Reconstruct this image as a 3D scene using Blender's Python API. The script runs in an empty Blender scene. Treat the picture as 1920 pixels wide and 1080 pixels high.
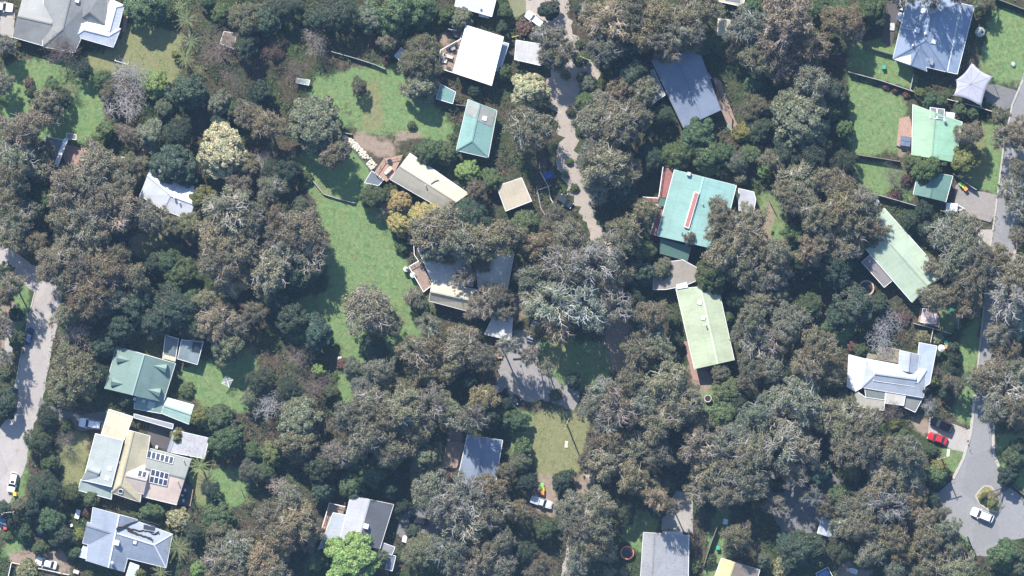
import bpy, bmesh, math, random
import numpy as np
from mathutils import Vector, Matrix

# ---------------------------------------------------------------- camera, sky, sun, exposure
sc = bpy.context.scene
COL = sc.collection
S = 0.107                      # metres per photograph pixel on the ground
HC = 1500.0                    # flying height of the survey camera
R = math.radians
cam_d = bpy.data.cameras.new('survey_camera')
cam = bpy.data.objects.new('survey_camera', cam_d)
COL.objects.link(cam)
cam.location = (0, 0, HC)
cam.rotation_euler = (0, 0, 0)
cam_d.sensor_fit = 'HORIZONTAL'
cam_d.sensor_width = 36.0
cam_d.lens = 36.0 * HC / (1920 * S)
cam_d.clip_start = 1.0
cam_d.clip_end = 6000.0
sc.camera = cam

SUN_EL = R(44.0)
SHADOW = (0.37, -0.93)         # direction in which shadows fall on the ground
wd = bpy.data.worlds.new('World')
sc.world = wd
wd.use_nodes = True
wn = wd.node_tree
bg = wn.nodes['Background']
sky = wn.nodes.new('ShaderNodeTexSky')
sky.sky_type = 'NISHITA'
sky.sun_disc = False
sky.sun_elevation = SUN_EL
to_sun = Vector((-SHADOW[0], -SHADOW[1], 0)).normalized()
sky.sun_rotation = math.atan2(to_sun.x, to_sun.y)
sky.air_density = 1.0
sky.dust_density = 0.6
sky.ozone_density = 4.0
wn.links.new(sky.outputs[0], bg.inputs[0])
bg.inputs[1].default_value = 0.13
sun_d = bpy.data.lights.new('sun', 'SUN')
sun_d.energy = 4.9
sun_d.angle = R(0.53)
sun_d.color = (1.0, 0.955, 0.875)
sun = bpy.data.objects.new('sun', sun_d)
COL.objects.link(sun)
sdir = Vector((to_sun.x * math.cos(SUN_EL), to_sun.y * math.cos(SUN_EL), math.sin(SUN_EL)))
sun.rotation_euler = sdir.to_track_quat('Z', 'Y').to_euler()
sun.location = (0, 0, 200)
vs = sc.view_settings
vs.view_transform = 'Standard'
vs.look = 'None'
vs.exposure = 1.0
vs.gamma = 1.0
vs.use_curve_mapping = False
sc.render.engine = 'CYCLES'
sc.cycles.max_bounces = 5
sc.cycles.diffuse_bounces = 3
sc.cycles.glossy_bounces = 2
sc.cycles.transmission_bounces = 2
sc.cycles.transparent_max_bounces = 4

# ---------------------------------------------------------------- helpers
rng = np.random.default_rng(7)
random.seed(7)

def W(px, py, z=0.0):
    k = (HC - z) / HC
    return Vector(((px - 960) * S * k, (540 - py) * S * k, z))

def tr(x0, y0, s):
    return lambda x, y: (x0 + x / s, y0 + y / s)

def tile(c, r):
    return tr(c * 480, r * 270, 4.0)

def tag(o, label=None, cat=None, group=None, kind=None):
    if label: o['label'] = label
    if cat: o['category'] = cat
    if group: o['group'] = group
    if kind: o['kind'] = kind
    return o

def empty(name, loc, label, cat, group=None):
    o = bpy.data.objects.new(name, None)
    o.empty_display_size = 0.3
    COL.objects.link(o)
    o.location = loc
    return tag(o, label, cat, group)

def new_obj(name, me, parent=None):
    o = bpy.data.objects.new(name, me)
    COL.objects.link(o)
    if parent is not None:
        o.parent = parent
    return o

def pymesh(name, verts, faces, mats=(), midx=None, smooth=False, recalc=True):
    me = bpy.data.meshes.new(name)
    me.from_pydata([tuple(v) for v in verts], [], faces)
    for m in mats: me.materials.append(m)
    if midx is not None:
        me.polygons.foreach_set('material_index', midx)
    if recalc:
        bm = bmesh.new(); bm.from_mesh(me)
        bmesh.ops.recalc_face_normals(bm, faces=bm.faces)
        bm.to_mesh(me); bm.free()
    if smooth:
        me.polygons.foreach_set('use_smooth', [True] * len(me.polygons))
    me.update()
    return me

class MB:
    """collects shapes into one mesh"""
    def __init__(self): self.v = []; self.f = []; self.m = []
    def add(self, vs, fs, mi=0):
        b = len(self.v); self.v += [tuple(x) for x in vs]
        self.f += [tuple(i + b for i in f) for f in fs]; self.m += [mi] * len(fs)
        return self
    def box(self, c, size, rz=0.0, mi=0, taper=1.0):
        cx, cy, cz = c; sx, sy, sz = (s / 2 for s in size)
        ca, sa = math.cos(rz), math.sin(rz)
        vs = []
        for z, t in ((-sz, 1.0), (sz, taper)):
            for x, y in ((-sx, -sy), (sx, -sy), (sx, sy), (-sx, sy)):
                x *= t; y *= t
                vs.append((cx + x * ca - y * sa, cy + x * sa + y * ca, cz + z))
        return self.add(vs, [(3, 2, 1, 0), (4, 5, 6, 7), (0, 1, 5, 4), (1, 2, 6, 5), (2, 3, 7, 6), (3, 0, 4, 7)], mi)
    def prism(self, poly, z0, z1, mi=0):
        n = len(poly)
        vs = [(p[0], p[1], z0) for p in poly] + [(p[0], p[1], z1) for p in poly]
        fs = [tuple(range(n - 1, -1, -1)), tuple(range(n, 2 * n))]
        fs += [(i, (i + 1) % n, n + (i + 1) % n, n + i) for i in range(n)]
        return self.add(vs, fs, mi)
    def bar(self, a, b, w, h=None, mi=0):
        a = Vector(a); b = Vector(b); d = b - a
        L = d.length
        if L < 1e-5: return self
        d /= L; h = h or w
        s = d.cross(Vector((0, 0, 1)))
        if s.length < 1e-3: s = Vector((1, 0, 0))
        s.normalize(); u = s.cross(d)
        vs = []
        for p in (a, b):
            for i, j in ((-1, -1), (1, -1), (1, 1), (-1, 1)):
                vs.append(p + s * (i * w / 2) + u * (j * h / 2))
        return self.add(vs, [(0, 1, 2, 3), (7, 6, 5, 4), (0, 4, 5, 1), (1, 5, 6, 2), (2, 6, 7, 3), (3, 7, 4, 0)], mi)
    def tube(self, pts, radii, n=6, mi=0, cap=True):
        pts = [Vector(p) for p in pts]
        rings = []; b0 = len(self.v)
        for i, p in enumerate(pts):
            d = (pts[min(i + 1, len(pts) - 1)] - pts[max(i - 1, 0)])
            if d.length < 1e-6: d = Vector((0, 0, 1))
            d.normalize()
            s = d.cross(Vector((0.31, 0.17, 0.93)) if abs(d.z) < 0.9 else Vector((1, 0, 0))); s.normalize()
            u = d.cross(s)
            for k in range(n):
                a = 2 * math.pi * k / n
                self.v.append(tuple(p + (s * math.cos(a) + u * math.sin(a)) * radii[i]))
        for i in range(len(pts) - 1):
            for k in range(n):
                a = b0 + i * n + k; b = b0 + i * n + (k + 1) % n
                self.f.append((a, b, b + n, a + n)); self.m.append(mi)
        if cap:
            self.f.append(tuple(b0 + k for k in range(n - 1, -1, -1))); self.m.append(mi)
            e = b0 + (len(pts) - 1) * n
            self.f.append(tuple(e + k for k in range(n))); self.m.append(mi)
        return self
    def lathe(self, prof, n=16, c=(0, 0, 0), mi=0):
        b0 = len(self.v)
        for r, z in prof:
            for k in range(n):
                a = 2 * math.pi * k / n
                self.v.append((c[0] + r * math.cos(a), c[1] + r * math.sin(a), c[2] + z))
        for i in range(len(prof) - 1):
            for k in range(n):
                a = b0 + i * n + k; b = b0 + i * n + (k + 1) % n
                self.f.append((a, b, b + n, a + n)); self.m.append(mi)
        self.f.append(tuple(b0 + k for k in range(n - 1, -1, -1))); self.m.append(mi)
        e = b0 + (len(prof) - 1) * n
        self.f.append(tuple(e + k for k in range(n))); self.m.append(mi)
        return self
    def build(self, name, mats, parent=None, origin=None, smooth=False, recalc=True):
        if not isinstance(mats, (list, tuple)): mats = [mats]
        vs = self.v
        if origin is not None:
            vs = [(x - origin[0], y - origin[1], z - origin[2]) for x, y, z in vs]
        me = pymesh(name, vs, self.f, mats, self.m, smooth, recalc)
        return new_obj(name, me, parent)

def inpoly(X, Y, poly):
    """vectorised point in polygon"""
    X = np.asarray(X, float); Y = np.asarray(Y, float)
    r = np.zeros(X.shape, bool); n = len(poly)
    for i in range(n):
        x1, y1 = poly[i][:2]; x2, y2 = poly[(i + 1) % n][:2]
        if y1 == y2: continue
        c = ((y1 > Y) != (y2 > Y)) & (X < (x2 - x1) * (Y - y1) / (y2 - y1) + x1)
        r ^= c
    return r

# ---------------------------------------------------------------- materials
def mat_base(name):
    m = bpy.data.materials.new(name); m.use_nodes = True
    nt = m.node_tree
    return m, nt, nt.nodes['Principled BSDF']

def N(nt, typ, **kw):
    n = nt.nodes.new(typ)
    for k, v in kw.items(): setattr(n, k, v)
    return n

def ramp(nt, fac, stops):
    r = N(nt, 'ShaderNodeValToRGB')
    el = r.color_ramp.elements
    while len(el) < len(stops): el.new(0.5)
    for e, (p, c) in zip(el, stops):
        e.position = p; e.color = (*c, 1) if len(c) == 3 else c
    nt.links.new(fac, r.inputs[0])
    return r.outputs[0]

def noise(nt, scale, detail=4, rough=0.6, vec=None):
    n = N(nt, 'ShaderNodeTexNoise'); n.inputs['Scale'].default_value = scale
    n.inputs['Detail'].default_value = detail; n.inputs['Roughness'].default_value = rough
    if vec is not None: nt.links.new(vec, n.inputs['Vector'])
    return n.outputs['Fac']

def mix(nt, fac, a, b, mode='MIX'):
    m = N(nt, 'ShaderNodeMix', data_type='RGBA', blend_type=mode)
    for sock, v in ((m.inputs[0], fac), (m.inputs[6], a), (m.inputs[7], b)):
        if hasattr(v, 'is_output'): nt.links.new(v, sock)
        elif isinstance(v, (tuple, list)): sock.default_value = (*v, 1) if len(v) == 3 else v
        else: sock.default_value = v
    return m.outputs[2]

def maths(nt, op, a, b=None, clamp=False):
    m = N(nt, 'ShaderNodeMath', operation=op); m.use_clamp = clamp
    for i, v in enumerate((a, b)):
        if v is None: continue
        if hasattr(v, 'is_output'): nt.links.new(v, m.inputs[i])
        else: m.inputs[i].default_value = v
    return m.outputs[0]

_plain = {}
def plain(name, col, rough=0.6, metal=0.0, var=0.18, scale=3.0):
    key = (name, col, rough)
    if key in _plain: return _plain[key]
    m, nt, b = mat_base(name)
    g = N(nt, 'ShaderNodeNewGeometry')
    n1 = noise(nt, scale, 5, 0.65, g.outputs['Position'])
    lo = tuple(c * (1 - var) for c in col); hi = tuple(min(1, c * (1 + var)) for c in col)
    nt.links.new(ramp(nt, n1, [(0.3, lo), (0.7, hi)]), b.inputs['Base Color'])
    b.inputs['Roughness'].default_value = rough; b.inputs['Metallic'].default_value = metal
    _plain[key] = m
    return m

_roofs = {}
def roofmat(name, col, rough=0.5, dirt=0.25, seam=0.76, dirtcol=(0.10, 0.08, 0.055), spec=0.5, streak=0.22):
    if name in _roofs: return _roofs[name]
    m, nt, b = mat_base(name)
    uv = N(nt, 'ShaderNodeUVMap'); uv.uv_map = 'UVMap'
    sep = N(nt, 'ShaderNodeSeparateXYZ'); nt.links.new(uv.outputs[0], sep.inputs[0])
    # streaks run down the slope
    mp = N(nt, 'ShaderNodeMapping'); mp.inputs['Scale'].default_value = (2.2, 0.22, 1)
    nt.links.new(uv.outputs[0], mp.inputs[0])
    st = noise(nt, 1.0, 5, 0.7, mp.outputs[0])
    g = N(nt, 'ShaderNodeNewGeometry')
    big = noise(nt, 0.28, 6, 0.65, g.outputs['Position'])
    c1 = ramp(nt, st, [(0.25, tuple(c * (1 - streak) for c in col)), (0.6, col), (0.85, tuple(min(1, c * (1 + streak * .5)) for c in col))])
    c2 = mix(nt, 0.5, c1, ramp(nt, big, [(0.32, tuple(c * 0.66 for c in col)), (0.52, col), (0.72, tuple(min(1, c * 1.16) for c in col))]))
    fr = maths(nt, 'FRACT', maths(nt, 'DIVIDE', sep.outputs[0], seam))
    line = maths(nt, 'LESS_THAN', fr, 0.13)
    c3 = mix(nt, maths(nt, 'MULTIPLY', line, 0.13), c2, tuple(c * 0.45 for c in col))
    lap = maths(nt, 'LESS_THAN', maths(nt, 'FRACT', maths(nt, 'DIVIDE', sep.outputs[1], 3.7)), 0.035)
    c3 = mix(nt, maths(nt, 'MULTIPLY', lap, 0.2), c3, tuple(c * 0.4 for c in col))
    sp = noise(nt, 1.7, 8, 0.78, g.outputs['Position'])
    dm = maths(nt, 'MULTIPLY', maths(nt, 'SUBTRACT', sp, 0.62 - 0.2 * dirt), 5.0, True)
    c4 = mix(nt, maths(nt, 'MULTIPLY', dm, 0.25 + 0.6 * dirt), c3, dirtcol)
    nt.links.new(c4, b.inputs['Base Color'])
    b.inputs['Roughness'].default_value = rough
    b.inputs['Specular IOR Level'].default_value = spec
    wv = N(nt, 'ShaderNodeTexWave'); wv.inputs['Scale'].default_value = 1.9
    nt.links.new(uv.outputs[0], wv.inputs[0])
    bp = N(nt, 'ShaderNodeBump'); bp.inputs['Strength'].default_value = 0.12; bp.inputs['Distance'].default_value = 0.05
    nt.links.new(wv.outputs[1], bp.inputs['Height']); nt.links.new(bp.outputs[0], b.inputs['Normal'])
    _roofs[name] = m
    return m

def leafmat():
    m, nt, b = mat_base('foliage')
    oi = N(nt, 'ShaderNodeObjectInfo')
    g = N(nt, 'ShaderNodeNewGeometry')
    isl = g.outputs['Random Per Island']
    v = ramp(nt, isl, [(0.0, (0.6, 0.62, 0.6)), (0.45, (0.95, 0.95, 0.95)), (0.8, (1.2, 1.17, 1.12)), (1.0, (1.6, 1.5, 1.4))])
    n1 = noise(nt, 0.55, 3, 0.6, g.outputs['Position'])
    hue = ramp(nt, n1, [(0.3, (0.86, 1.0, 0.95)), (0.7, (1.09, 1.0, 0.98))])
    c = mix(nt, 1.0, mix(nt, 1.0, oi.outputs['Color'], v, 'MULTIPLY'), hue, 'MULTIPLY')
    nt.links.new(c, b.inputs['Base Color'])
    b.inputs['Roughness'].default_value = 0.55
    b.inputs['Specular IOR Level'].default_value = 0.35
    t = N(nt, 'ShaderNodeBsdfTranslucent'); nt.links.new(c, t.inputs[0])
    ms = N(nt, 'ShaderNodeMixShader'); ms.inputs[0].default_value = 0.30
    out = nt.nodes['Material Output']
    nt.links.new(b.outputs[0], ms.inputs[1]); nt.links.new(t.outputs[0], ms.inputs[2])
    nt.links.new(ms.outputs[0], out.inputs['Surface'])
    return m
LEAF = leafmat()

def barkmat():
    m, nt, b = mat_base('bark')
    oi = N(nt, 'ShaderNodeObjectInfo'); g = N(nt, 'ShaderNodeNewGeometry')
    n1 = noise(nt, 2.5, 5, 0.7, g.outputs['Position'])
    v = ramp(nt, n1, [(0.3, (0.6, 0.58, 0.55)), (0.7, (1.2, 1.18, 1.15))])
    nt.links.new(mix(nt, 1.0, oi.outputs['Color'], v, 'MULTIPLY'), b.inputs['Base Color'])
    b.inputs['Roughness'].default_value = 0.8
    return m
BARK = barkmat()

def paved(name, col, dark=0.6, scale=0.6, speck=0.3, leaf=0.25, leafcol=(0.16, 0.11, 0.07)):
    m, nt, b = mat_base(name)
    g = N(nt, 'ShaderNodeNewGeometry'); P = g.outputs['Position']
    big = noise(nt, scale * 0.4, 4, 0.6, P); mid = noise(nt, scale * 3, 6, 0.7, P); fine = noise(nt, scale * 18, 3, 0.8, P)
    c = ramp(nt, big, [(0.3, tuple(x * dark for x in col)), (0.65, col)])
    c = mix(nt, 0.6, c, ramp(nt, mid, [(0.3, tuple(x * dark for x in col)), (0.7, tuple(min(1, x * 1.15) for x in col))]))
    c = mix(nt, speck, c, ramp(nt, fine, [(0.3, tuple(x * 0.5 for x in col)), (0.7, tuple(min(1, x * 1.4) for x in col))]))
    vo = N(nt, 'ShaderNodeTexVoronoi', feature='DISTANCE_TO_EDGE'); vo.inputs['Scale'].default_value = 0.28
    dv = N(nt, 'ShaderNodeVectorMath', operation='ADD'); nz = N(nt, 'ShaderNodeTexNoise'); nz.inputs['Scale'].default_value = 0.8; nz.inputs['Detail'].default_value = 4
    nt.links.new(P, nz.inputs['Vector']); nt.links.new(P, dv.inputs[0]); nt.links.new(nz.outputs['Color'], dv.inputs[1]); nt.links.new(dv.outputs[0], vo.inputs['Vector'])
    crack = maths(nt, 'LESS_THAN', vo.outputs['Distance'], 0.018)
    c = mix(nt, maths(nt, 'MULTIPLY', crack, 0.13), c, tuple(x * 0.4 for x in col))
    v2 = N(nt, 'ShaderNodeTexVoronoi'); v2.inputs['Scale'].default_value = 0.13; nt.links.new(dv.outputs[0], v2.inputs['Vector'])
    sx = N(nt, 'ShaderNodeSeparateXYZ'); nt.links.new(v2.outputs['Color'], sx.inputs[0])
    c = mix(nt, maths(nt, 'MULTIPLY', maths(nt, 'LESS_THAN', sx.outputs[0], 0.3), 0.22), c, tuple(x * 0.55 for x in col))
    lm = maths(nt, 'MULTIPLY', maths(nt, 'SUBTRACT', noise(nt, 0.45, 9, 0.8, P), 0.57), 7.0, True)
    c = mix(nt, maths(nt, 'MULTIPLY', lm, leaf * 2), c, leafcol)
    nt.links.new(c, b.inputs['Base Color'])
    b.inputs['Roughness'].default_value = 0.85
    bp = N(nt, 'ShaderNodeBump'); bp.inputs['Strength'].default_value = 0.4; bp.inputs['Distance'].default_value = 0.05
    nt.links.new(fine, bp.inputs['Height']); nt.links.new(bp.outputs[0], b.inputs['Normal'])
    return m

def groundmat():
    m, nt, b = mat_base('bush_ground')
    g = N(nt, 'ShaderNodeNewGeometry'); P = g.outputs['Position']
    def attr(n):
        a = N(nt, 'ShaderNodeAttribute'); a.attribute_name = n
        return a.outputs['Fac']
    warp = noise(nt, 0.55, 6, 0.7, P); fine = noise(nt, 7.0, 4, 0.8, P); mid = noise(nt, 1.3, 6, 0.7, P); big = noise(nt, 0.12, 3, 0.5, P)
    litter = ramp(nt, mid, [(0.28, (0.035, 0.028, 0.022)), (0.5, (0.075, 0.06, 0.042)), (0.75, (0.15, 0.12, 0.09))])
    under = ramp(nt, mid, [(0.3, (0.022, 0.034, 0.016)), (0.7, (0.07, 0.095, 0.04))])
    base = mix(nt, maths(nt, 'MULTIPLY', maths(nt, 'SUBTRACT', maths(nt, 'ADD', big, maths(nt, 'MULTIPLY', warp, .5)), 0.66), 6.0, True), litter, under)
    grass = ramp(nt, maths(nt, 'ADD', maths(nt, 'MULTIPLY', fine, 0.6), maths(nt, 'MULTIPLY', mid, 0.4)), [(0.3, (0.06, 0.095, 0.04)), (0.5, (0.14, 0.205, 0.088)), (0.7, (0.31, 0.375, 0.2))])
    patch = ramp(nt, warp, [(0.35, (1.15, 1.02, 0.95)), (0.65, (0.85, 1.02, 0.95))])
    grass = mix(nt, 1.0, grass, patch, 'MULTIPLY')
    dryc = ramp(nt, maths(nt, 'ADD', maths(nt, 'MULTIPLY', fine, 0.6), maths(nt, 'MULTIPLY', mid, 0.4)), [(0.3, (0.11, 0.115, 0.05)), (0.55, (0.215, 0.215, 0.105)), (0.75, (0.32, 0.315, 0.175))])
    dirtc = ramp(nt, maths(nt, 'ADD', maths(nt, 'MULTIPLY', fine, 0.5), maths(nt, 'MULTIPLY', mid, 0.5)), [(0.3, (0.16, 0.115, 0.085)), (0.55, (0.29, 0.225, 0.175)), (0.75, (0.42, 0.35, 0.28))])
    def edge(a):
        s = maths(nt, 'ADD', a, maths(nt, 'MULTIPLY', maths(nt, 'SUBTRACT', warp, 0.5), 2.0))
        return maths(nt, 'MULTIPLY', maths(nt, 'SUBTRACT', s, 0.3), 2.6, True)
    wear = maths(nt, 'MULTIPLY', maths(nt, 'SUBTRACT', noise(nt, 0.22, 7, 0.72, P), 0.53), 5.0, True)
    grass = mix(nt, maths(nt, 'MULTIPLY', wear, 0.7), grass, mix(nt, 0.35, dryc, litter))
    spots = maths(nt, 'MULTIPLY', maths(nt, 'SUBTRACT', noise(nt, 2.1, 8, 0.8, P), 0.6), 6.0, True)
    grass = mix(nt, maths(nt, 'MULTIPLY', spots, 0.5), grass, (0.045, 0.06, 0.025))
    c = mix(nt, edge(attr('lawn')), base, grass)
    c = mix(nt, edge(attr('dry')), c, dryc)
    c = mix(nt, edge(attr('dirt')), c, dirtc)
    nt.links.new(c, b.inputs['Base Color'])
    b.inputs['Roughness'].default_value = 0.95
    b.inputs['Specular IOR Level'].default_value = 0.1
    bp = N(nt, 'ShaderNodeBump'); bp.inputs['Strength'].default_value = 0.9; bp.inputs['Distance'].default_value = 0.12
    nt.links.new(fine, bp.inputs['Height']); nt.links.new(bp.outputs[0], b.inputs['Normal'])
    return m

# ---------------------------------------------------------------- ground sheet with lawns
LAWNS = [
 [(550,290),(650,265),(695,318),(705,350),(735,440),(790,540),(812,575),(780,640),(700,700),(650,790),(628,790),(640,640),(612,500),(598,400)],
 [(640,130),(740,122),(800,180),(850,235),(835,270),(760,255),(660,250),(655,180)],
 [(10,110),(180,112),(200,240),(150,270),(10,250)], [(1588,80),(1650,72),(1705,100),(1722,172),(1590,134)],
 [(1588,145),(1700,185),(1692,285),(1596,290)], [(1600,298),(1690,310),(1718,384),(1610,352)],
 [(1862,14),(1925,30),(1925,150),(1885,158),(1832,132)], [(1812,232),(1888,232),(1872,365),(1800,345)],
 [(1800,640),(1840,570),(1826,800),(1790,790)], [(1770,830),(1812,838),(1792,895),(1765,865)], [(1866,815),(1925,815),(1925,930),(1880,890)],
 [(1000,640),(1145,640),(1150,700),(1075,740),(1015,690)], [(350,880),(480,880),(455,950),(370,950)],
 [(40,830),(58,830),(42,940),(26,940)], [(0,500),(55,505),(52,600),(20,650),(0,650)], [(330,690),(480,650),(480,770),(380,770)],
 [(1340,950),(1372,950),(1352,1085),(1318,1085)], [(1178,950),(1245,960),(1205,1045),(1168,1010)], [(1420,360),(1465,360),(1482,470),(1428,465)],
 [(1555,575),(1600,600),(1592,650),(1555,640)], [(1720,575),(1805,580),(1790,630),(1760,625)], [(560,560),(640,540),(640,640),(540,640)],
 [(1800,985),(1840,1010),(1830,1030),(1800,1010)], [(960,770),(1010,770),(1005,860),(960,860)], [(590,140),(650,140),(650,240),(560,240)],
 [(1075,110),(1105,110),(1130,200),(1090,210)], [(1300,690),(1345,730),(1340,790),(1310,770)], [(20,900),(60,980),(30,1050),(5,1040)]]
DRY = [
 [(150,96),(212,100),(240,40),(340,60),(335,165),(250,142),(165,128)], [(1000,772),(1112,768),(1088,888),(1010,905),(990,830)],
 [(680,160),(712,150),(720,240),(680,250)], [(110,800),(170,815),(150,935),(118,915)], [(245,435),(345,445),(340,480),(255,480)],
 [(780,860),(830,820),(840,880),(790,910)], [(1805,232),(1850,235),(1850,345),(1810,335)], [(360,880),(400,890),(385,945),(365,945)], [(1035,620),(1060,620),(1060,690),(1030,690)]]
DIRT = [
 [(655,248),(700,252),(740,270),(745,295),(700,292),(662,268)], [(835,815),(862,800),(872,850),(858,890),(836,880)], [(1290,655),(1312,690),(1350,700),(1325,745),(1298,720)],
 [(1705,778),(1745,782),(1742,815),(1712,808)], [(958,555),(982,548),(985,598),(962,605)], [(1000,895),(1035,885),(1050,970),(1005,960)],
 [(1075,895),(1105,885),(1115,930),(1085,930)], [(240,440),(265,440),(265,475),(245,470)], [(825,60),(845,58),(850,80),(830,92)], [(1690,225),(1705,220),(1712,300),(1685,300)],
 [(1415,420),(1440,400),(1445,470),(1425,470)], [(20,1035),(110,1030),(140,1075),(20,1060)], [(1130,560),(1180,590),(1180,700),(1150,700),(1130,640)],
 [(0,560),(30,560),(25,660),(0,700)], [(1340,1040),(1365,1045),(1345,1060)], [(1575,1050),(1625,1045),(1640,1085),(1570,1085)], [(255,290),(275,275),(262,330),(250,330)],
 [(485,355),(510,350),(515,385),(495,390)], [(1435,370),(1450,380),(1452,420),(1438,410)], [(740,240),(800,250),(795,262),(745,262)], [(1730,20),(1760,20),(1700,60),(1680,50)]]

def ground_sheet():
    far = np.array([200., 420., 1100., 2600.])
    xs = np.concatenate([-far[::-1], np.arange(-125, 125.01, 0.5), far])
    ys = np.concatenate([-far[::-1], np.arange(-80, 80.01, 0.5), far])
    X, Y = np.meshgrid(xs, ys)
    nx, ny = len(xs), len(ys)
    co = np.zeros((nx * ny, 3)); co[:, 0] = X.ravel(); co[:, 1] = Y.ravel()
    i = np.arange(nx - 1)[None, :] + np.arange(ny - 1)[:, None] * nx
    q = np.stack([i, i + 1, i + 1 + nx, i + nx], -1).reshape(-1, 4)
    me = bpy.data.meshes.new('ground')
    me.vertices.add(len(co)); me.vertices.foreach_set('co', co.ravel())
    me.loops.add(q.size); me.loops.foreach_set('vertex_index', q.ravel().astype(np.int32))
    me.polygons.add(len(q)); me.polygons.foreach_set('loop_start', (np.arange(len(q)) * 4).astype(np.int32))
    me.update(calc_edges=True)
    PX = X / S + 960; PY = 540 - Y / S
    masks = {}
    for nm, polys in (('lawn', LAWNS), ('dry', DRY), ('dirt', DIRT)):
        M = np.zeros(X.shape)
        for p in polys: M = np.maximum(M, inpoly(PX, PY, p).astype(float))
        for _ in range(9):
            K = np.pad(M, 1, mode='edge')
            M = (K[1:-1, 1:-1] * 2 + K[:-2, 1:-1] + K[2:, 1:-1] + K[1:-1, :-2] + K[1:-1, 2:]) / 6
        a = me.attributes.new(nm, 'FLOAT', 'POINT'); a.data.foreach_set('value', M.ravel().astype(np.float32))
        masks[nm] = M
    me.materials.append(groundmat())
    o = new_obj('ground', me); tag(o, kind='structure')
    return xs, ys, masks
GX, GY, GM = ground_sheet()

KEEPOUT = []       # world polygons where no trunk may stand
SHEET_Z = [0.02]
def jag(poly, amp, step):
    """subdivide and roughen an outline"""
    out = []
    n = len(poly)
    for i in range(n):
        a = Vector(poly[i]); b = Vector(poly[(i + 1) % n]); L = (b - a).length
        k = max(1, int(L / step)); d = (b - a).normalized() if L else Vector((1, 0)); nn = Vector((-d.y, d.x))
        for j in range(k):
            p = a.lerp(b, j / k) + nn * (random.gauss(0, amp))
            out.append((p.x, p.y))
    return out

def sheet(name, poly_px, mat, amp=0.0, step=1.2, keep=True, z=None):
    zz = z if z is not None else SHEET_Z[0]
    if z is None: SHEET_Z[0] += 0.004
    P = [W(x, y, 0).xy for x, y in poly_px]
    if keep: KEEPOUT.append([tuple(p) for p in P])
    if amp: P = jag(P, amp, step)
    bm = bmesh.new()
    f = bm.faces.new([bm.verts.new((p[0], p[1], zz)) for p in P])
    bmesh.ops.triangulate(bm, faces=[f])
    for ff in bm.faces:
        if ff.normal.z < 0: ff.normal_flip()
    me = bpy.data.meshes.new(name); bm.to_mesh(me); bm.free()
    me.materials.append(mat)
    return tag(new_obj(name, me), kind='structure')

ASPH = paved('asphalt', (0.235, 0.23, 0.235), 0.75, leaf=0.2)
ASPHD = paved('old_asphalt', (0.17, 0.165, 0.165), 0.6, leaf=0.3)
GRAVEL = paved('pale_gravel', (0.385, 0.33, 0.285), 0.5, scale=0.8, speck=0.55, leaf=0.5, leafcol=(0.15, 0.125, 0.075))
CONC = paved('concrete', (0.36, 0.33, 0.30), 0.72, leaf=0.15)
PAVER = paved('red_paving', (0.33, 0.21, 0.17), 0.7, leaf=0.25)
DKPAVE = paved('dark_paving', (0.085, 0.075, 0.075), 0.7, leaf=0.2)
KERB = plain('kerb_concrete', (0.37, 0.34, 0.30), 0.85)

sheet('road', [(-40,430),(0,455),(60,495),(112,520),(116,560),(100,640),(82,740),(60,812),(48,870),(22,935),(5,985),(-10,1040),(-60,1040),(-40,880),(8,790),(28,720),(52,600),(66,548),(40,530),(-40,490)], paved('road_asphalt', (0.37, 0.335, 0.315), 0.7, leaf=0.35), 0.12, 1.0)
sheet('driveway', [(76,744),(90,760),(150,778),(200,770),(245,775),(235,800),(150,808),(105,785),(72,762)], ASPHD, 0.08)
sheet('dirt_track', [(968,-8),(1062,-8),(1072,40),(1088,92),(1102,118),(1122,128),(1118,160),(1085,170),(1082,205),(1075,235),(1082,272),(1096,330),(1112,390),(1135,440),(1190,470),(1180,500),(1120,470),(1105,440),(1082,392),(1058,350),(1044,300),(1052,260),(1038,205),(1024,165),(1036,120),(1030,72),(998,44),(985,20)], GRAVEL, 0.42, 0.8)
sheet('road', [(1925,120),(1900,190),(1884,280),(1868,400),(1856,480),(1850,547),(1840,640),(1832,720),(1822,812),(1808,858),(1788,898),(1758,925),(1752,955),(1780,985),(1815,1012),(1832,1042),(1870,1045),(1885,1015),(1925,1008),(1925,938),(1895,915),(1880,886),(1866,850),(1864,810),(1872,700),(1888,560),(1900,490),(1908,440),(1925,330)], ASPH, 0.0)
sheet('driveway', [(1838,158),(1868,158),(1912,172),(1900,200),(1885,206),(1850,192)], ASPHD, 0.03)
sheet('driveway', [(1792,344),(1806,340),(1830,360),(1872,366),(1866,402),(1856,420),(1802,404),(1790,378)], paved('grey_gravel', (0.27, 0.245, 0.225), 0.6, leaf=0.35), 0.15)
sheet('driveway', [(1832,430),(1862,430),(1856,480),(1836,470)], CONC, 0.05)
sheet('driveway', [(1742,782),(1825,806),(1808,850),(1775,838),(1740,820)], CONC, 0.08)
sheet('driveway', [(935,628),(1000,618),(1008,650),(1002,684),(1040,712),(1088,738),(1076,770),(1030,755),(985,752),(930,735),(935,690)], paved('drive_asphalt', (0.27, 0.25, 0.24), 0.55, leaf=.5), 0.3, 0.8)
sheet('parking_area', [(1428,905),(1450,880),(1500,868),(1560,880),(1580,905),(1560,955),(1525,1000),(1478,1022),(1455,980)], ASPHD, 0.25)
sheet('driveway', [(1268,920),(1300,925),(1299,1000),(1240,994),(1242,960)], CONC, 0.04)
sheet('parking_area', [(752,955),(830,950),(888,968),(885,1012),(800,1026),(742,1000)], ASPHD, 0.2)
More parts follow.
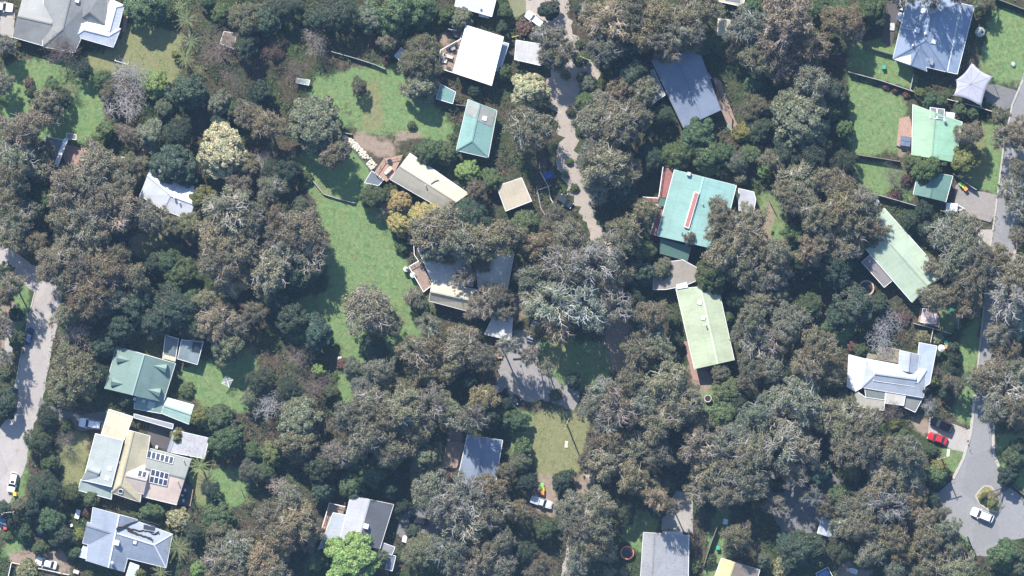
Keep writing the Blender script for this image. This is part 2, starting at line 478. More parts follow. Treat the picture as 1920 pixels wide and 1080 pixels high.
sheet('garden_path', [(950,-8),(985,-8),(984,20),(965,40),(960,20)], plain('mown_strip', (0.16, 0.16, 0.08)), 0.2)
sheet('patio', [(118,270),(172,282),(152,312),(122,308)], PAVER, 0.08)
sheet('patio', [(0,22),(28,24),(25,72),(0,66)], CONC, 0.02)
sheet('patio', [(1665,2),(1690,0),(1672,88),(1652,78)], DKPAVE, 0.05)
sheet('patio', [(286,775),(330,790),(318,846),(272,830)], DKPAVE, 0.02)
sheet('garden_path', [(256,296),(270,276),(288,270),(288,280),(272,290),(264,330),(254,330)], PAVER, 0.06)
sheet('garden_path', [(1281,640),(1292,640),(1315,715),(1300,712)], PAVER, 0.1)
sheet('garden_path', [(1336,146),(1344,146),(1385,240),(1372,250)], paved('buff_path', (0.3, 0.24, 0.19), 0.7), 0.06)
sheet('driveway', [(1095,890),(1112,885),(1120,925),(1080,960),(1062,1020),(1050,1085),(1070,1085),(1082,1030),(1102,970),(1140,930)], GRAVEL, 0.2)
sheet('verge_path', [(10,612),(22,608),(18,640),(26,660),(8,668)], CONC, 0.1)

def kerb(pts, name='kerb', w=0.35, h=0.12, mat=None):
    b = MB()
    P = [W(x, y, 0) for x, y in pts]
    for i in range(len(P) - 1):
        a, c = P[i], P[i + 1]
        b.bar((a.x, a.y, h / 2 + 0.01), (c.x, c.y, h / 2 + 0.01), w, h)
    return tag(b.build(name, mat or KERB), kind='structure')
kerb([(1918,150),(1898,196),(1881,280),(1866,400),(1854,480),(1848,547),(1838,640),(1830,720)])
kerb([(1828,740),(1820,812),(1806,860),(1787,898)], w=0.6)
kerb([(1862,808),(1863,850),(1878,888)], w=0.55)
kerb([(1909,432),(1901,490)], w=0.45)
kerb([(66,545),(52,600),(30,715)], w=0.25)
# turning circle island
isl = [(1838,918),(1846,911),(1858,912),(1872,930),(1878,950),(1872,960),(1855,957),(1838,946),(1829,930)]
sheet('traffic_island', isl, plain('island_garden', (0.22, 0.2, 0.08), 0.9, var=0.6, scale=2.0), 0.05, keep=False, z=0.10)
kerb(isl + isl[:1], w=0.3, h=0.13)

# ---------------------------------------------------------------- air between the survey aircraft and the ground
def haze():
    o = MB().box((0, 0, (HC + 8) / 2 - 1), (5600, 5600, HC + 10)).build('haze', [])
    m = bpy.data.materials.new('haze_air'); m.use_nodes = True
    nt = m.node_tree; nt.nodes.clear()
    out = nt.nodes.new('ShaderNodeOutputMaterial'); v = nt.nodes.new('ShaderNodeVolumePrincipled')
    v.inputs['Color'].default_value = (0.40, 0.64, 1.0, 1); v.inputs['Density'].default_value = 4.2e-5; v.inputs['Anisotropy'].default_value = 0.2
    nt.links.new(v.outputs[0], out.inputs['Volume'])
    o.data.materials.clear(); o.data.materials.append(m)
    tag(o, kind='stuff')
haze()
# ---------------------------------------------------------------- buildings
TRIM = plain('white_trim', (0.72, 0.71, 0.69), 0.5, var=0.06)
DTRIM = plain('dark_trim', (0.10, 0.10, 0.11), 0.5, var=0.1)
WALLW = plain('weatherboard', (0.48, 0.45, 0.40), 0.8)
WALLB = plain('brick_wall', (0.26, 0.15, 0.11), 0.9, var=0.3, scale=8)
DECK = plain('deck_timber', (0.25, 0.18, 0.14), 0.8, var=0.35, scale=2.5)
DECKO = plain('orange_deck', (0.33, 0.21, 0.155), 0.75, var=0.25, scale=3)
GLASS = plain('dark_glass', (0.03, 0.035, 0.045), 0.12, var=0.2)
CELL = plain('solar_cell', (0.055, 0.06, 0.085), 0.2, var=0.15)
SKYL = plain('skylight_dome', (0.75, 0.75, 0.72), 0.3, var=0.06)
METAL = plain('galvanised', (0.45, 0.46, 0.47), 0.4, 0.3)
BLACK = plain('black_plastic', (0.02, 0.02, 0.022), 0.5)
LAND = []          # (phrase, px, py) landmarks for labels

class House:
    def __init__(self, name, label, cat, t, short, group=None, wallmat=None):
        self.name = name; self.t = t; self.wm = wallmat or WALLW
        self.label, self.cat, self.short, self.group = label, cat, short, group
        self.root = None; self.planes = []; self.pts = []
    def w(self, p, z):
        return W(*self.t(*p), z)
    def _root(self, c):
        if self.root is None:
            self.o = Vector((c[0], c[1], 0))
            self.root = empty(self.name, self.o, self.label, self.cat, self.group)
            px, py = c[0] / S + 960, 540 - c[1] / S
            LAND.append((self.short, px, py))
        return self.root
    def _reg(self, P):
        for i in range(1, len(P) - 1):
            self.planes.append((P[0], P[i], P[i + 1]))
    def zat(self, x, y):
        best = None
        for a, b, c in self.planes:
            d = (b.y - c.y) * (a.x - c.x) + (c.x - b.x) * (a.y - c.y)
            if abs(d) < 1e-9: continue
            l1 = ((b.y - c.y) * (x - c.x) + (c.x - b.x) * (y - c.y)) / d
            l2 = ((c.y - a.y) * (x - c.x) + (a.x - c.x) * (y - c.y)) / d
            l3 = 1 - l1 - l2
            if min(l1, l2, l3) > -0.02:
                z = l1 * a.z + l2 * b.z + l3 * c.z
                if best is None or z > best: best = z
        return best if best is not None else 3.0
    def walls(self, P, zt, mat=None, inset=0.55):
        c = sum((Vector((p.x, p.y)) for p in P), Vector((0, 0))) / len(P)
        Q = []
        for p in P:
            d = c - Vector((p.x, p.y)); L = d.length
            q = Vector((p.x, p.y)) + d * min(0.45, inset * 1.3 / max(L, 0.1))
            Q.append((q.x, q.y))
        MB().prism(Q, 0.0, zt).build('wall', mat or self.wm, self.root, self.o)
    def posts(self, P, zt, mat=None):
        c = sum((Vector((p.x, p.y)) for p in P), Vector((0, 0))) / len(P)
        for p in P:
            q = Vector((p.x, p.y)).lerp(c, 0.06)
            MB().box((q.x, q.y, zt / 2), (0.12, 0.12, zt)).build('post', mat or TRIM, self.root, self.o)
    def _solid(self, tops, outline, thick, mats, name='roof', tri_ends=()):
        """tops: list of (points, material index); outline: eave loop in order"""
        b = MB(); uv = []
        for P, mi in tops:
            b.add(P, [tuple(range(len(P)))], mi)
        low = [Vector((p.x, p.y, p.z - thick)) for p in outline]
        n = len(outline)
        b.add(low, [tuple(range(n))], len(mats) - 1)
        for i in range(n):
            j = (i + 1) % n
            b.add([outline[i], outline[j], low[j], low[i]], [(0, 1, 2, 3)], len(mats) - 1)
        for P in tri_ends:
            b.add(P, [(0, 1, 2)], len(mats) - 1)
        vs = [(x - self.o.x, y - self.o.y, z) for x, y, z in b.v]
        me = bpy.data.meshes.new(name)
        me.from_pydata(vs, [], b.f)
        for m in mats: me.materials.append(m)
        me.polygons.foreach_set('material_index', b.m)
        bm = bmesh.new(); bm.from_mesh(me)
        bmesh.ops.remove_doubles(bm, verts=bm.verts, dist=1e-4)
        bmesh.ops.recalc_face_normals(bm, faces=bm.faces)
        lay = bm.loops.layers.uv.new('UVMap')
        for f in bm.faces:
            nn = f.normal
            h = Vector((0, 0, 1)).cross(nn)
            if h.length < 0.02: h = (f.verts[1].co - f.verts[0].co)
            h.normalize(); v = nn.cross(h)
            for l in f.loops: l[lay].uv = (l.vert.co.dot(h), l.vert.co.dot(v))
        bm.to_mesh(me); bm.free()
        return new_obj(name, me, self.root)
    def gutter(self, loop, roof, mat=TRIM, w=0.1):
        b = MB(); n = len(loop)
        for i in range(n):
            a, c = loop[i], loop[(i + 1) % n]
            d = (c - a); d.z = 0
            if d.length < 0.3: continue
            b.bar(a - Vector((0, 0, 0.05)), c - Vector((0, 0, 0.05)), w, 0.12)
        b.build('gutter', mat, roof, self.o)
    def pitched(self, pts, ze, zr, mat, f0=0., f1=0., off=.5, mat2=None, wall=True, thick=.16, gutter=TRIM, cap=None, wallz=None):
        P = [self.w(p, ze) for p in pts]
        c = sum(P, Vector()) / 4; self._root(c)
        a0 = P[0].lerp(P[1], off); a1 = P[3].lerp(P[2], off)
        r0 = a0.lerp(a1, f0); r1 = a0.lerp(a1, 1 - f1)
        r0.z = r1.z = zr
        m2 = mat2 or mat
        tops = [([P[1], P[2], r1, r0], 1), ([P[3], P[0], r0, r1], 0)]
        tri = []
        e0, e1 = [P[0], P[1], r0], [P[2], P[3], r1]
        if f0 > 0.02: tops.append((e0, 0))
        else: tri.append(e0)
        if f1 > 0.02: tops.append((e1, 1))
        else: tri.append(e1)
        for T, _ in tops: self._reg(T)
        roof = self._solid(tops, P, thick, [mat, m2, self.wm], tri_ends=tri)
        if wall: self.walls(P, ze - thick + .05)
        if gutter: self.gutter(P, roof, gutter)
        cm = cap or mat
        b = MB(); up = Vector((0, 0, 0.05))
        b.bar(r0 + up, r1 + up, 0.3, 0.09)
        if f0 > .02:
            for p in (P[0], P[1]): b.bar(p + up, r0 + up, 0.24, 0.07)
        if f1 > .02:
            for p in (P[2], P[3]): b.bar(p + up, r1 + up, 0.24, 0.07)
        b.build('ridge_cap', cm, roof, self.o)
        self.pts.append([(p.x, p.y) for p in P]); KEEPOUT.append([(p.x, p.y) for p in P])
        return roof
    def flat(self, pts, zs, mat, wall=True, thick=.14, gutter=TRIM, posts=False, name='roof'):
        if not isinstance(zs, (list, tuple)): zs = [zs] * len(pts)
        P = [self.w(p, z) for p, z in zip(pts, zs)]
        c = sum(P, Vector()) / len(P); self._root(c)
        tops = [([P[0], P[i], P[i + 1]], 0) for i in range(1, len(P) - 1)]
        if len(P) == 4: tops = [(P, 0)]
        self._reg(P)
        roof = self._solid(tops, P, thick, [mat, mat, DTRIM], name=name)
        if wall: self.walls(P, min(zs) - thick + .05)
        if posts: self.posts(P, min(zs) - thick + .05)
        if gutter: self.gutter(P, roof, gutter, 0.1)
        self.pts.append([(p.x, p.y) for p in P]); KEEPOUT.append([(p.x, p.y) for p in P])
        return roof
    def deck(self, pts, z, mat=DECK, rails=(), railmat=None):
        P = [self.w(p, z) for p in pts]
        self._root(sum(P, Vector()) / len(P))
        b = MB().prism([(p.x, p.y) for p in P], z - 0.2, z)
        for p in P: b.box((p.x, p.y, z / 2 - .1), (0.15, 0.15, max(.1, z - .2)))
        d = b.build('deck', mat, self.root, self.o)
        KEEPOUT.append([(p.x, p.y) for p in P])
        for i, j in rails:
            a, c = P[i], P[j]
            r = MB(); h = Vector((0, 0, 1.0))
            r.bar(a + h, c + h, 0.14, 0.06); r.bar(a + h * .5, c + h * .5, 0.04)
            n = max(2, int((c - a).length / 1.2))
            for k in range(n + 1):
                q = a.lerp(c, k / n); r.bar(q, q + h, 0.08)
            r.build('railing', railmat or TRIM, d, self.o)
        return d
    def on(self, quad, th, mat, name='skylight', frame=None, lift=0.03, parent=None):
        """slab lying on the roof"""
        P = []
        for p in quad:
            q = W(*self.t(*p), 4.0)
            P.append(Vector((q.x, q.y, self.zat(q.x, q.y) + lift)))
        n = Vector((0, 0, th))
        o = MB().add(P + [p + n for p in P], [(3, 2, 1, 0), (4, 5, 6, 7), (0, 1, 5, 4), (1, 2, 6, 5), (2, 3, 7, 6), (3, 0, 4, 7)]).build(name, mat, parent or self.root, self.o)
        if frame:
            b = MB()
            for i in range(4): b.bar(P[i] + n * 1.02, P[(i + 1) % 4] + n * 1.02, 0.09, 0.06)
            b.build('frame', frame, o if parent is None else parent, self.o)
        return o
    def at(self, p, size, th, mat, name='skylight', ang=None, frame=None):
        x, y = p; k = size / S * 0.5
        s = 1.0
        a = R(15) if ang is None else ang
        ca, sa = math.cos(a), math.sin(a)
        q0 = self.t(x, y)
        sc_ = (self.t(x + 1, y)[0] - q0[0])
        k = k / sc_
        quad = [(x + (i * ca - j * sa) * k, y + (i * sa + j * ca) * k) for i, j in ((-1, -1), (1, -1), (1, 1), (-1, 1))]
        return self.on(quad, th, mat, name, frame)
    def grid(self, quad, nx, ny, th=0.06, mat=None, lift=0.15):
        q = [Vector(p) for p in quad]
        for i in range(nx):
            for j in range(ny):
                def g(u, v): return tuple(q[0].lerp(q[1], u).lerp(q[3].lerp(q[2], u), v))
                e = 0.04
                u0, u1, v0, v1 = (i + e) / nx, (i + 1 - e) / nx, (j + e) / ny, (j + 1 - e) / ny
                o = self.on([g(u0, v0), g(u1, v0), g(u1, v1), g(u0, v1)], th, mat or CELL, 'solar_panel', lift=lift)
                P = [W(*self.t(*g(*x)), 4.0) for x in ((u0, v0), (u1, v0), (u1, v1), (u0, v1))]
                P = [Vector((p.x, p.y, self.zat(p.x, p.y) + lift + th)) for p in P]
                b = MB()
                for k in range(4): b.bar(P[k], P[(k + 1) % 4], 0.09, 0.05)
                b.build('frame', TRIM, o, self.o)
    def dormer(self, c, d, width, length, mat, h=1.0):
        """c: crop point of the front, d: unit direction towards the ridge (crop axes)"""
        q = W(*self.t(*c), 4.0); z = self.zat(q.x, q.y)
        dx = Vector((d[0], -d[1], 0)).normalized(); sx = Vector((-dx.y, dx.x, 0))
        f = Vector((q.x, q.y, 0)); w = width / 2; bk = f + dx * length
        zf = z + h
        V = [f + sx * w, f - sx * w, bk - sx * w * .3, bk + sx * w * .3]
        vs = [(v.x, v.y, z - .3) for v in V] + [(v.x, v.y, zf) for v in V[:2]] + [(f.x, f.y, zf + .5), (bk.x, bk.y, zf + .45)]
        fs = [(0, 1, 5, 6, 4), (0, 4, 3), (1, 2, 5), (4, 6, 7, 3), (5, 2, 7, 6), (0, 3, 2, 1), (3, 7, 2)]
        dm = MB().add(vs, fs).build('dormer', mat, self.root, self.o)
        me = dm.data; me.uv_layers.new(name='UVMap')
        MB().bar(f + sx * w * .6 + Vector((0, 0, zf - .35)) - dx * .03, f - sx * w * .6 + Vector((0, 0, zf - .35)) - dx * .03, 0.06, 0.6).build('window', GLASS, dm, self.o)
    def chimney(self, c, size=0.9, h=1.1, mat=None, ang=R(-15)):
        q = W(*self.t(*c), 4.0); z = self.zat(q.x, q.y)
        o = MB().box((q.x, q.y, z + h / 2 - .25), (size, size, h + .5), ang).build('chimney', mat or plain('chimney_render', (0.55, 0.5, 0.45)), self.root, self.o)
        MB().box((q.x, q.y, z + h + .03), (size * 1.15, size * 1.15, .08), ang).build('cap', TRIM, o, self.o)
    def pipe(self, c, r=0.12, h=0.7, mat=None, name='vent_pipe'):
        q = W(*self.t(*c), 4.0); z = self.zat(q.x, q.y)
        MB().lathe([(r, -.3), (r, h - .15), (r * 1.7, h - .12), (r * 1.5, h), (0.02, h + .08)], 8, (q.x, q.y, z)).build(name, mat or METAL, self.root, self.o)
    def dish(self, c, r=0.45):
        q = W(*self.t(*c), 4.0); z = self.zat(q.x, q.y)
        b = MB().lathe([(0.04, 0.5), (r * .7, .58), (r, .72)], 12, (q.x, q.y, z))
        b.bar((q.x, q.y, z - .1), (q.x, q.y, z + .55), .06)
        b.build('satellite_dish', METAL, self.root, self.o)
    def antenna(self, c):
        q = W(*self.t(*c), 4.0); z = self.zat(q.x, q.y)
        b = MB().bar((q.x, q.y, z - .1), (q.x, q.y, z + 2.0), .07)
        b.bar((q.x - .7, q.y - .1, z + 1.95), (q.x + .7, q.y + .1, z + 1.95), .05)
        for k in range(5):
            x = q.x - .6 + k * .3; b.bar((x, q.y - .35, z + 1.97), (x, q.y + .35, z + 1.97), .04)
        b.build('antenna', METAL, self.root, self.o)

GREYR = roofmat('grey_tin', (0.225, 0.225, 0.215), dirt=.2)
WHITER = roofmat('white_tin', (0.62, 0.64, 0.68), dirt=.12)
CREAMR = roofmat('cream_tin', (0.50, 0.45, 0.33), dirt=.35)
SLATE = roofmat('slate_blue_tin', (0.165, 0.195, 0.255), dirt=.15, rough=.36)
BLUEG = roofmat('blue_grey_tin', (0.235, 0.265, 0.32), dirt=.32, rough=.42)
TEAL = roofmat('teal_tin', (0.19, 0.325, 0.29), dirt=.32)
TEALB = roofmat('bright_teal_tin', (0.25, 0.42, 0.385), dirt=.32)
MOSS = roofmat('green_tin', (0.165, 0.235, 0.205), dirt=.3)
DKGREEN = roofmat('dark_green_tin', (0.07, 0.14, 0.11), dirt=.3)
PALEG = roofmat('pale_green_tin', (0.385, 0.435, 0.295), dirt=.35)
PALEG2 = roofmat('mint_tin', (0.345, 0.415, 0.31), dirt=.3)
LIGHTG = roofmat('light_green_tin', (0.29, 0.42, 0.28), dirt=.2)
TANR = roofmat('tan_tin', (0.42, 0.37, 0.25), dirt=.1)
PINKR = roofmat('pink_tin', (0.52, 0.41, 0.34), dirt=.1)
RUST = roofmat('rusty_tin', (0.34, 0.29, 0.23), dirt=.8, dirtcol=(0.2, 0.11, 0.07))
OLDTIN = roofmat('old_tin', (0.27, 0.27, 0.28), dirt=.55, seam=.3)
REDD = plain('red_deck', (0.25, 0.10, 0.085), .7, var=.25)
YELLOWR = roofmat('yellow_tin', (0.46, 0.385, 0.2), dirt=.3)
BROWNR = roofmat('brown_tiles', (0.20, 0.165, 0.13), dirt=.4, seam=.4)

T = tile
# --- top left grey house
h = House('house', 'large grey hip-roofed house with a bright white roof extension, cut by the top edge', 'house', T(0, 0), 'grey house with white extension')
h.pitched([(175,-30),(92,278),(352,352),(430,10)], 3.0, 4.3, GREYR, off=.5)
h.pitched([(330,-150),(790,-110),(560,395),(318,350)], 3.3, 5.6, GREYR, f0=.25, f1=.3)
h.pitched([(430,-40),(820,-150),(800,195),(590,150)], 3.5, 5.3, GREYR, f0=.3, f1=.3)
h.pitched([(592,142),(556,272),(850,356),(905,215)], 3.4, 4.5, WHITER, f0=.2, f1=.2)
h.pitched([(828,-10),(932,40),(852,352),(765,215)], 3.45, 4.4, WHITER, f0=.15, f1=.2)
h.at((583, 8), .75, .5, TRIM, 'chimney')
h.deck([(936,60),(970,75),(940,240),(915,235)], .3, DECKO)
# --- shed with white beam
h = House('garden_shed', 'open grey shed with a white roof beam beside the pink paved patio', 'shed', tr(0, 200, 4), 'open shed with white beam')
h.flat([(345,225),(485,250),(430,410),(270,345)], [2.5,2.5,2.3,2.3], roofmat('weathered_blue_tin', (0.13, 0.15, 0.18), dirt=.6))
h.flat([(484,236),(510,243),(432,452),(402,444)], 2.75, WHITER, wall=False, posts=True)
h.flat([(500,198),(572,208),(570,248),(498,240)], 2.2, BROWNR)
# --- white L roofs under trees
h = House('house', 'white-roofed house half hidden under the dark tree and cream tree', 'house', tr(0, 200, 4), 'white roof under the dark tree')
h.pitched([(1168,362),(1048,668),(1250,790),(1345,560)], 3.0, 4.6, WHITER, mat2=WHITER, f1=.1)
h.pitched([(1300,545),(1225,775),(1420,850),(1500,615)], 3.1, 4.7, WHITER, f0=.1)
h.pipe((1312, 685), .16, .6); h.pipe((1348, 720), .12, .5)
h = House('garden_shed', 'small pale grey shed roof beside the red garden path', 'shed', tr(0, 200, 4), 'pale shed by red path')
h.flat([(910,375),(992,395),(952,550),(868,525)], [2.4,2.4,2.2,2.2], OLDTIN)
h = House('garden_shed', 'little brown hut roof under the bare brown tree', 'shed', T(0, 0), 'brown hut')
h.flat([(1680,235),(1772,250),(1755,365),(1648,325)], [2.4,2.4,2.2,2.2], BROWNR)
# --- green dormer house
h = House('house', 'green gable-roofed house with four dormers and a green rear wing', 'house', tr(60, 630, 5.647), 'green dormer house', wallmat=TRIM)
h.pitched([(895,108),(1520,290),(1392,700),(770,555)], 3.6, 6.6, MOSS, off=.48, cap=roofmat('green_cap', (0.3, 0.42, 0.37)))
for c, d in (((905,232),(1,.2)), ((845,480),(1,.2)), ((1425,345),(-1,-.25)), ((1360,600),(-1,-.25))):
    h.dormer(c, d, 1.8, 2.6, MOSS, .85)
h.flat([(1100,640),(1402,695),(1372,822),(1078,770)], [3.2,3.2,2.8,2.8], MOSS)
h.pitched([(1425,650),(1368,818),(1660,935),(1715,730)], 2.9, 3.5, roofmat('sage_tin', (0.33, 0.45, 0.38), dirt=.2))
h.on([(1235,690),(1305,705),(1285,785),(1215,765)], .06, roofmat('clear_sheet', (0.42, 0.5, 0.47)), 'skylight')
h.dish((1085, 668), .35); h.at((1180, 690), .6, .4, METAL, 'air_conditioner')
h = House('carport', 'shaded blue-grey carport with a pale end strip behind the green dormer house', 'carport', tr(60, 630, 5.647), 'blue-grey carport')
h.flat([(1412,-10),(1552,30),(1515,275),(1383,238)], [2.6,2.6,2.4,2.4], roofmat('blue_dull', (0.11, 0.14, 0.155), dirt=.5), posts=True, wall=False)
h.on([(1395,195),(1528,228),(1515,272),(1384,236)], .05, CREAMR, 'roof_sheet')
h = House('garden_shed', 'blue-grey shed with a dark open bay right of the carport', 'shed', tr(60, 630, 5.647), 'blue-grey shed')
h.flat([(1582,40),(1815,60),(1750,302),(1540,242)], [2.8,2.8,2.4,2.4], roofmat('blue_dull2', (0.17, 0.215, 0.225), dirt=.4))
h.on([(1700,65),(1795,72),(1772,180),(1685,165)], .05, GLASS, 'skylight')  # dark sheet laid on the roof for the shaded opening of the bay
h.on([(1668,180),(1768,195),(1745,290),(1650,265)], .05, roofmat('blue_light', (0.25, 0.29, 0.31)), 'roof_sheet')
# --- tan and grey house with solar panels
h = House('house', 'sprawling tan, grey and pink roofed house carrying three sets of solar panels', 'house', tr(140, 760, 5.4), 'solar panel house')
h.flat([(345,38),(592,115),(502,352),(268,290)], [2.7,2.7,2.6,2.6], CREAMR, wall=False, posts=True)
h.flat([(210,285),(492,355),(372,825),(85,758)], [3.3,4.4,4.4,3.3], roofmat('sage_grey_tin', (0.30, 0.325, 0.31)))
h.pitched([(190,535),(68,760),(200,780),(300,600)], 3.3, 4.3, roofmat('sage_grey_tin', (0.3, 0.325, 0.31)))
h.flat([(62,748),(385,832),(372,952),(34,860)], [3.0,3.0,2.6,2.6], roofmat('sage_grey2', (0.27, 0.32, 0.30)))
h.pitched([(545,250),(765,310),(662,982),(370,885)], 3.6, 5.0, TANR, f1=.16, off=.25)
h.pitched([(768,620),(698,900),(480,840),(560,580)], 3.8, 5.1, PINKR)
h.pitched([(735,428),(690,925),(1032,1008),(1182,545)], 3.0, 4.4, roofmat('olive_grey_tin', (0.18, 0.19, 0.175)), mat2=PINKR, off=.42)
h.flat([(1022,252),(1362,332),(1312,540),(945,470)], [2.7,2.7,2.5,2.5], roofmat('white_patchy', (0.4, 0.39, 0.40), dirt=.6), wall=False, posts=True)
h.on([(1000,252),(1035,258),(965,476),(930,468)], .1, WHITER, 'fascia')
h.flat([(600,85),(1000,190),(990,240),(600,125)], [2.4]*4, OLDTIN)
h.grid([(738,455),(1006,525),(992,597),(725,530)], 6, 1)
h.grid([(650,652),(738,674),(722,738),(634,716)], 2, 1)
h.grid([(780,642),(958,688),(934,822),(752,780)], 4, 2)
h.at((355,640), .8, .12, SKYL); h.at((330,738), .8, .12, SKYL); h.at((466,870), .8, .14, GLASS, frame=TRIM)
h.pipe((448,580), .2, .9); h.pipe((1105,560), .09, 1.3); h.pipe((1045,770), .09, 1.1)
h.deck([(1105,760),(1200,850),(1170,1020),(1050,1000)], .4, plain('grey_deck', (0.07, 0.07, 0.075)), rails=((1, 2),), railmat=DECKO)
# --- blue grey house bottom left
h = House('house', 'blue-grey hip-roofed house with a square pale chimney near the bottom left corner', 'house', tr(130, 940, 7.714), 'blue-grey house with pale chimney')
h.pitched([(340,88),(985,262),(792,1022),(238,858)], 3.2, 5.0, BLUEG, off=.6, cap=WHITER)
h.pitched([(262,300),(190,606),(520,690),(640,420)], 3.25, 4.6, BLUEG, off=.15)
h.pitched([(720,190),(620,770),(1400,962),(1492,475)], 3.25, 4.75, BLUEG, f1=.28, off=.45, cap=WHITER)
h.flat([(205,640),(305,658),(248,832),(135,800)], [2.7]*4, roofmat('blue_white', (0.42, 0.46, 0.53)))
h.flat([(880,882),(1010,930),(965,1100),(815,1090)], [2.6]*4, roofmat('blue_white', (0.42, 0.46, 0.53)), posts=True, wall=False)
h.chimney((690,595), .85, .8, SKYL); h.at((950,590), .8, .15, SKYL, frame=DTRIM); h.pipe((625,888), .22, .8)
h.on([(1075,300),(1250,355),(1235,430),(1070,400)], .05, GLASS, 'skylight')
strand_t = h.t; strand_h = h
# --- grey house bottom
h = House('house', 'grey gable-roofed house with a white-railed deck behind the lime-green tree', 'house', tr(580, 910, 6.75), 'grey house by the lime tree')
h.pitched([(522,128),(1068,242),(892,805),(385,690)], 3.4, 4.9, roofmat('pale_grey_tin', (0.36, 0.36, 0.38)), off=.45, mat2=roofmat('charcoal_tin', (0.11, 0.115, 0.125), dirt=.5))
h.flat([(300,345),(462,375),(395,700),(112,812)], [3.2,3.3,3.3,3.0], roofmat('pale_blue_grey', (0.34, 0.37, 0.40), dirt=.5))
h.flat([(905,715),(1085,782),(1045,885),(830,805)], [2.8]*4, roofmat('dk_grey_flat', (0.2, 0.205, 0.22)))
h.flat([(1000,868),(1096,895),(1050,1085),(965,1060)], [2.5]*4, roofmat('dk_grey_flat2', (0.14, 0.15, 0.18)))
h.deck([(255,222),(455,268),(410,420),(150,575)], 1.4, DECK, rails=((0, 1), (3, 0)))
h.chimney((720,515), .85, .7, SKYL)
# --- slate house lower middle
h = House('house', 'shaded slate-roofed house with a brown deck above the bottom gum trees', 'house', T(1, 3), 'shaded slate house')
h.pitched([(1585,20),(1850,62),(1795,400),(1505,375)], 3.2, 3.9, SLATE)
h.deck([(1440,65),(1565,85),(1505,270),(1385,268)], .8, DECK, rails=((3, 0),), railmat=DTRIM)
# --- white house and neighbours
h = House('house', 'bright white flat-roofed house with a furnished timber deck on its left', 'house', tr(810, 40, 7.713), 'bright white house')
h.flat([(490,55),(1036,225),(862,928),(300,740)], [4.6,4.6,4.2,4.2], roofmat('bright_white', (0.86, 0.86, 0.88), dirt=.02, streak=.05))
h.flat([(1030,300),(1112,320),(985,725),(915,705)], [2.6]*4, roofmat('pale_blue_tin', (0.33, 0.37, 0.43)))
h.deck([(300,742),(102,678),(120,420),(425,250),(470,150)], 1.8, DECK, rails=((0, 1), (1, 2), (2, 3)))
h.deck([(232,110),(440,150),(410,265),(350,235)], 1.0, plain('stair_timber', (0.12, 0.11, 0.10)), rails=((0, 1), (1, 2)))
h.at((565,355), .8, .05, SKYL); h.at((880,510), .7, .05, SKYL)
white_h = h
h = House('house', 'light grey roof of a house cut by the top edge above the bright white house', 'house', T(1, 0), 'light grey top-edge roof')
h.flat([(1525,-120),(1815,-60),(1768,125),(1490,45)], [3.6,3.6,3.2,3.2], roofmat('light_grey', (0.5, 0.51, 0.53), dirt=.1))
h.pipe((1685,62), .15, .5); h.flat([(1675,100),(1750,118),(1745,140),(1670,120)], 2.6, METAL, wall=False, gutter=None)
h = House('carport', 'pale weathered tin carport beside the gravel track', 'carport', T(2, 0), 'pale tin carport')
h.flat([(30,300),(218,330),(216,492),(18,446)], [2.7,2.7,2.5,2.5], roofmat('pale_tin', (0.45, 0.44, 0.43), dirt=.3), wall=False, posts=True)
h = House('house', 'small teal hip-roofed house with a pale rusty upper roof and white skylight', 'house', T(1, 0), 'small teal house')
h.pitched([(1590,745),(1808,830),(1742,1183),(1500,1128)], 3.0, 4.3, TEAL, f1=.25, off=.42)
RS_ = [(1594,765),(1676,790),(1648,888),(1572,850)]
h.on([(1690,795),(1800,838),(1768,950),(1662,905)], .05, roofmat('pale_rust', (0.36, 0.37, 0.34), dirt=.7, dirtcol=(0.22, 0.15, 0.1)), 'roof_sheet')
h.on(RS_, .05, roofmat('pale_rust', (0.36, 0.37, 0.34), dirt=.7, dirtcol=(0.22, 0.15, 0.1)), 'roof_sheet')
h.at((1715,888), .9, .22, SKYL)
h = House('garden_shed', 'small dark teal shed below the bright white house', 'shed', T(1, 0), 'dark teal shed')
h.flat([(1385,630),(1498,690),(1475,778),(1350,740)], [2.6,2.6,2.3,2.3], roofmat('dull_teal', (0.15, 0.27, 0.24), dirt=.4))
h = House('garden_shed', 'tiny white shed beside the grey-green tree on the upper lawn', 'shed', T(1, 0), 'tiny white shed')
h.flat([(1038,420),(1088,355),(1160,395),(1112,482)], [2.3]*4, roofmat('white_shed', (0.5, 0.51, 0.54), dirt=.3))
h = House('house', 'long cream and grey gable-roofed house with an orange timber deck', 'house', T(1, 1), 'long cream house')
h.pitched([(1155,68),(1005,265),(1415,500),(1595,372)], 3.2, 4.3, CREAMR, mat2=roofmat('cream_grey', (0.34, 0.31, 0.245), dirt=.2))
h.flat([(1285,452),(1340,470),(1330,492),(1280,470)], 2.8, CREAMR, gutter=None)
h.on([(1310,298),(1355,240),(1370,268),(1345,275)], .35, CREAMR, 'roof_vent')
h.pipe((1272,310), .1, .8)
h.deck([(1100,85),(962,112),(892,212),(982,282),(1030,235)], 1.6, DECKO, rails=((0, 1), (1, 2), (2, 3)), railmat=DECKO)
h.flat([(868,200),(958,268),(920,312),(812,290)], [1.5]*4, roofmat('shed_blue', (0.13, 0.15, 0.17), dirt=.4))
cream_h = h
h = House('garden_shed', 'small tan flat-roofed shed left of the gravel track', 'shed', tr(0, 0, 1), 'tan shed by the track')
h.flat([(931,349),(978,333),(997,377),(948,396)], [2.6,2.6,2.4,2.4], roofmat('tan_shed', (0.42, 0.36, 0.27), dirt=.25))
h = House('house', 'pale cream and white roofed house almost covered by gum trees in the middle', 'house', tr(740, 430, 6), 'tree-covered cream house')
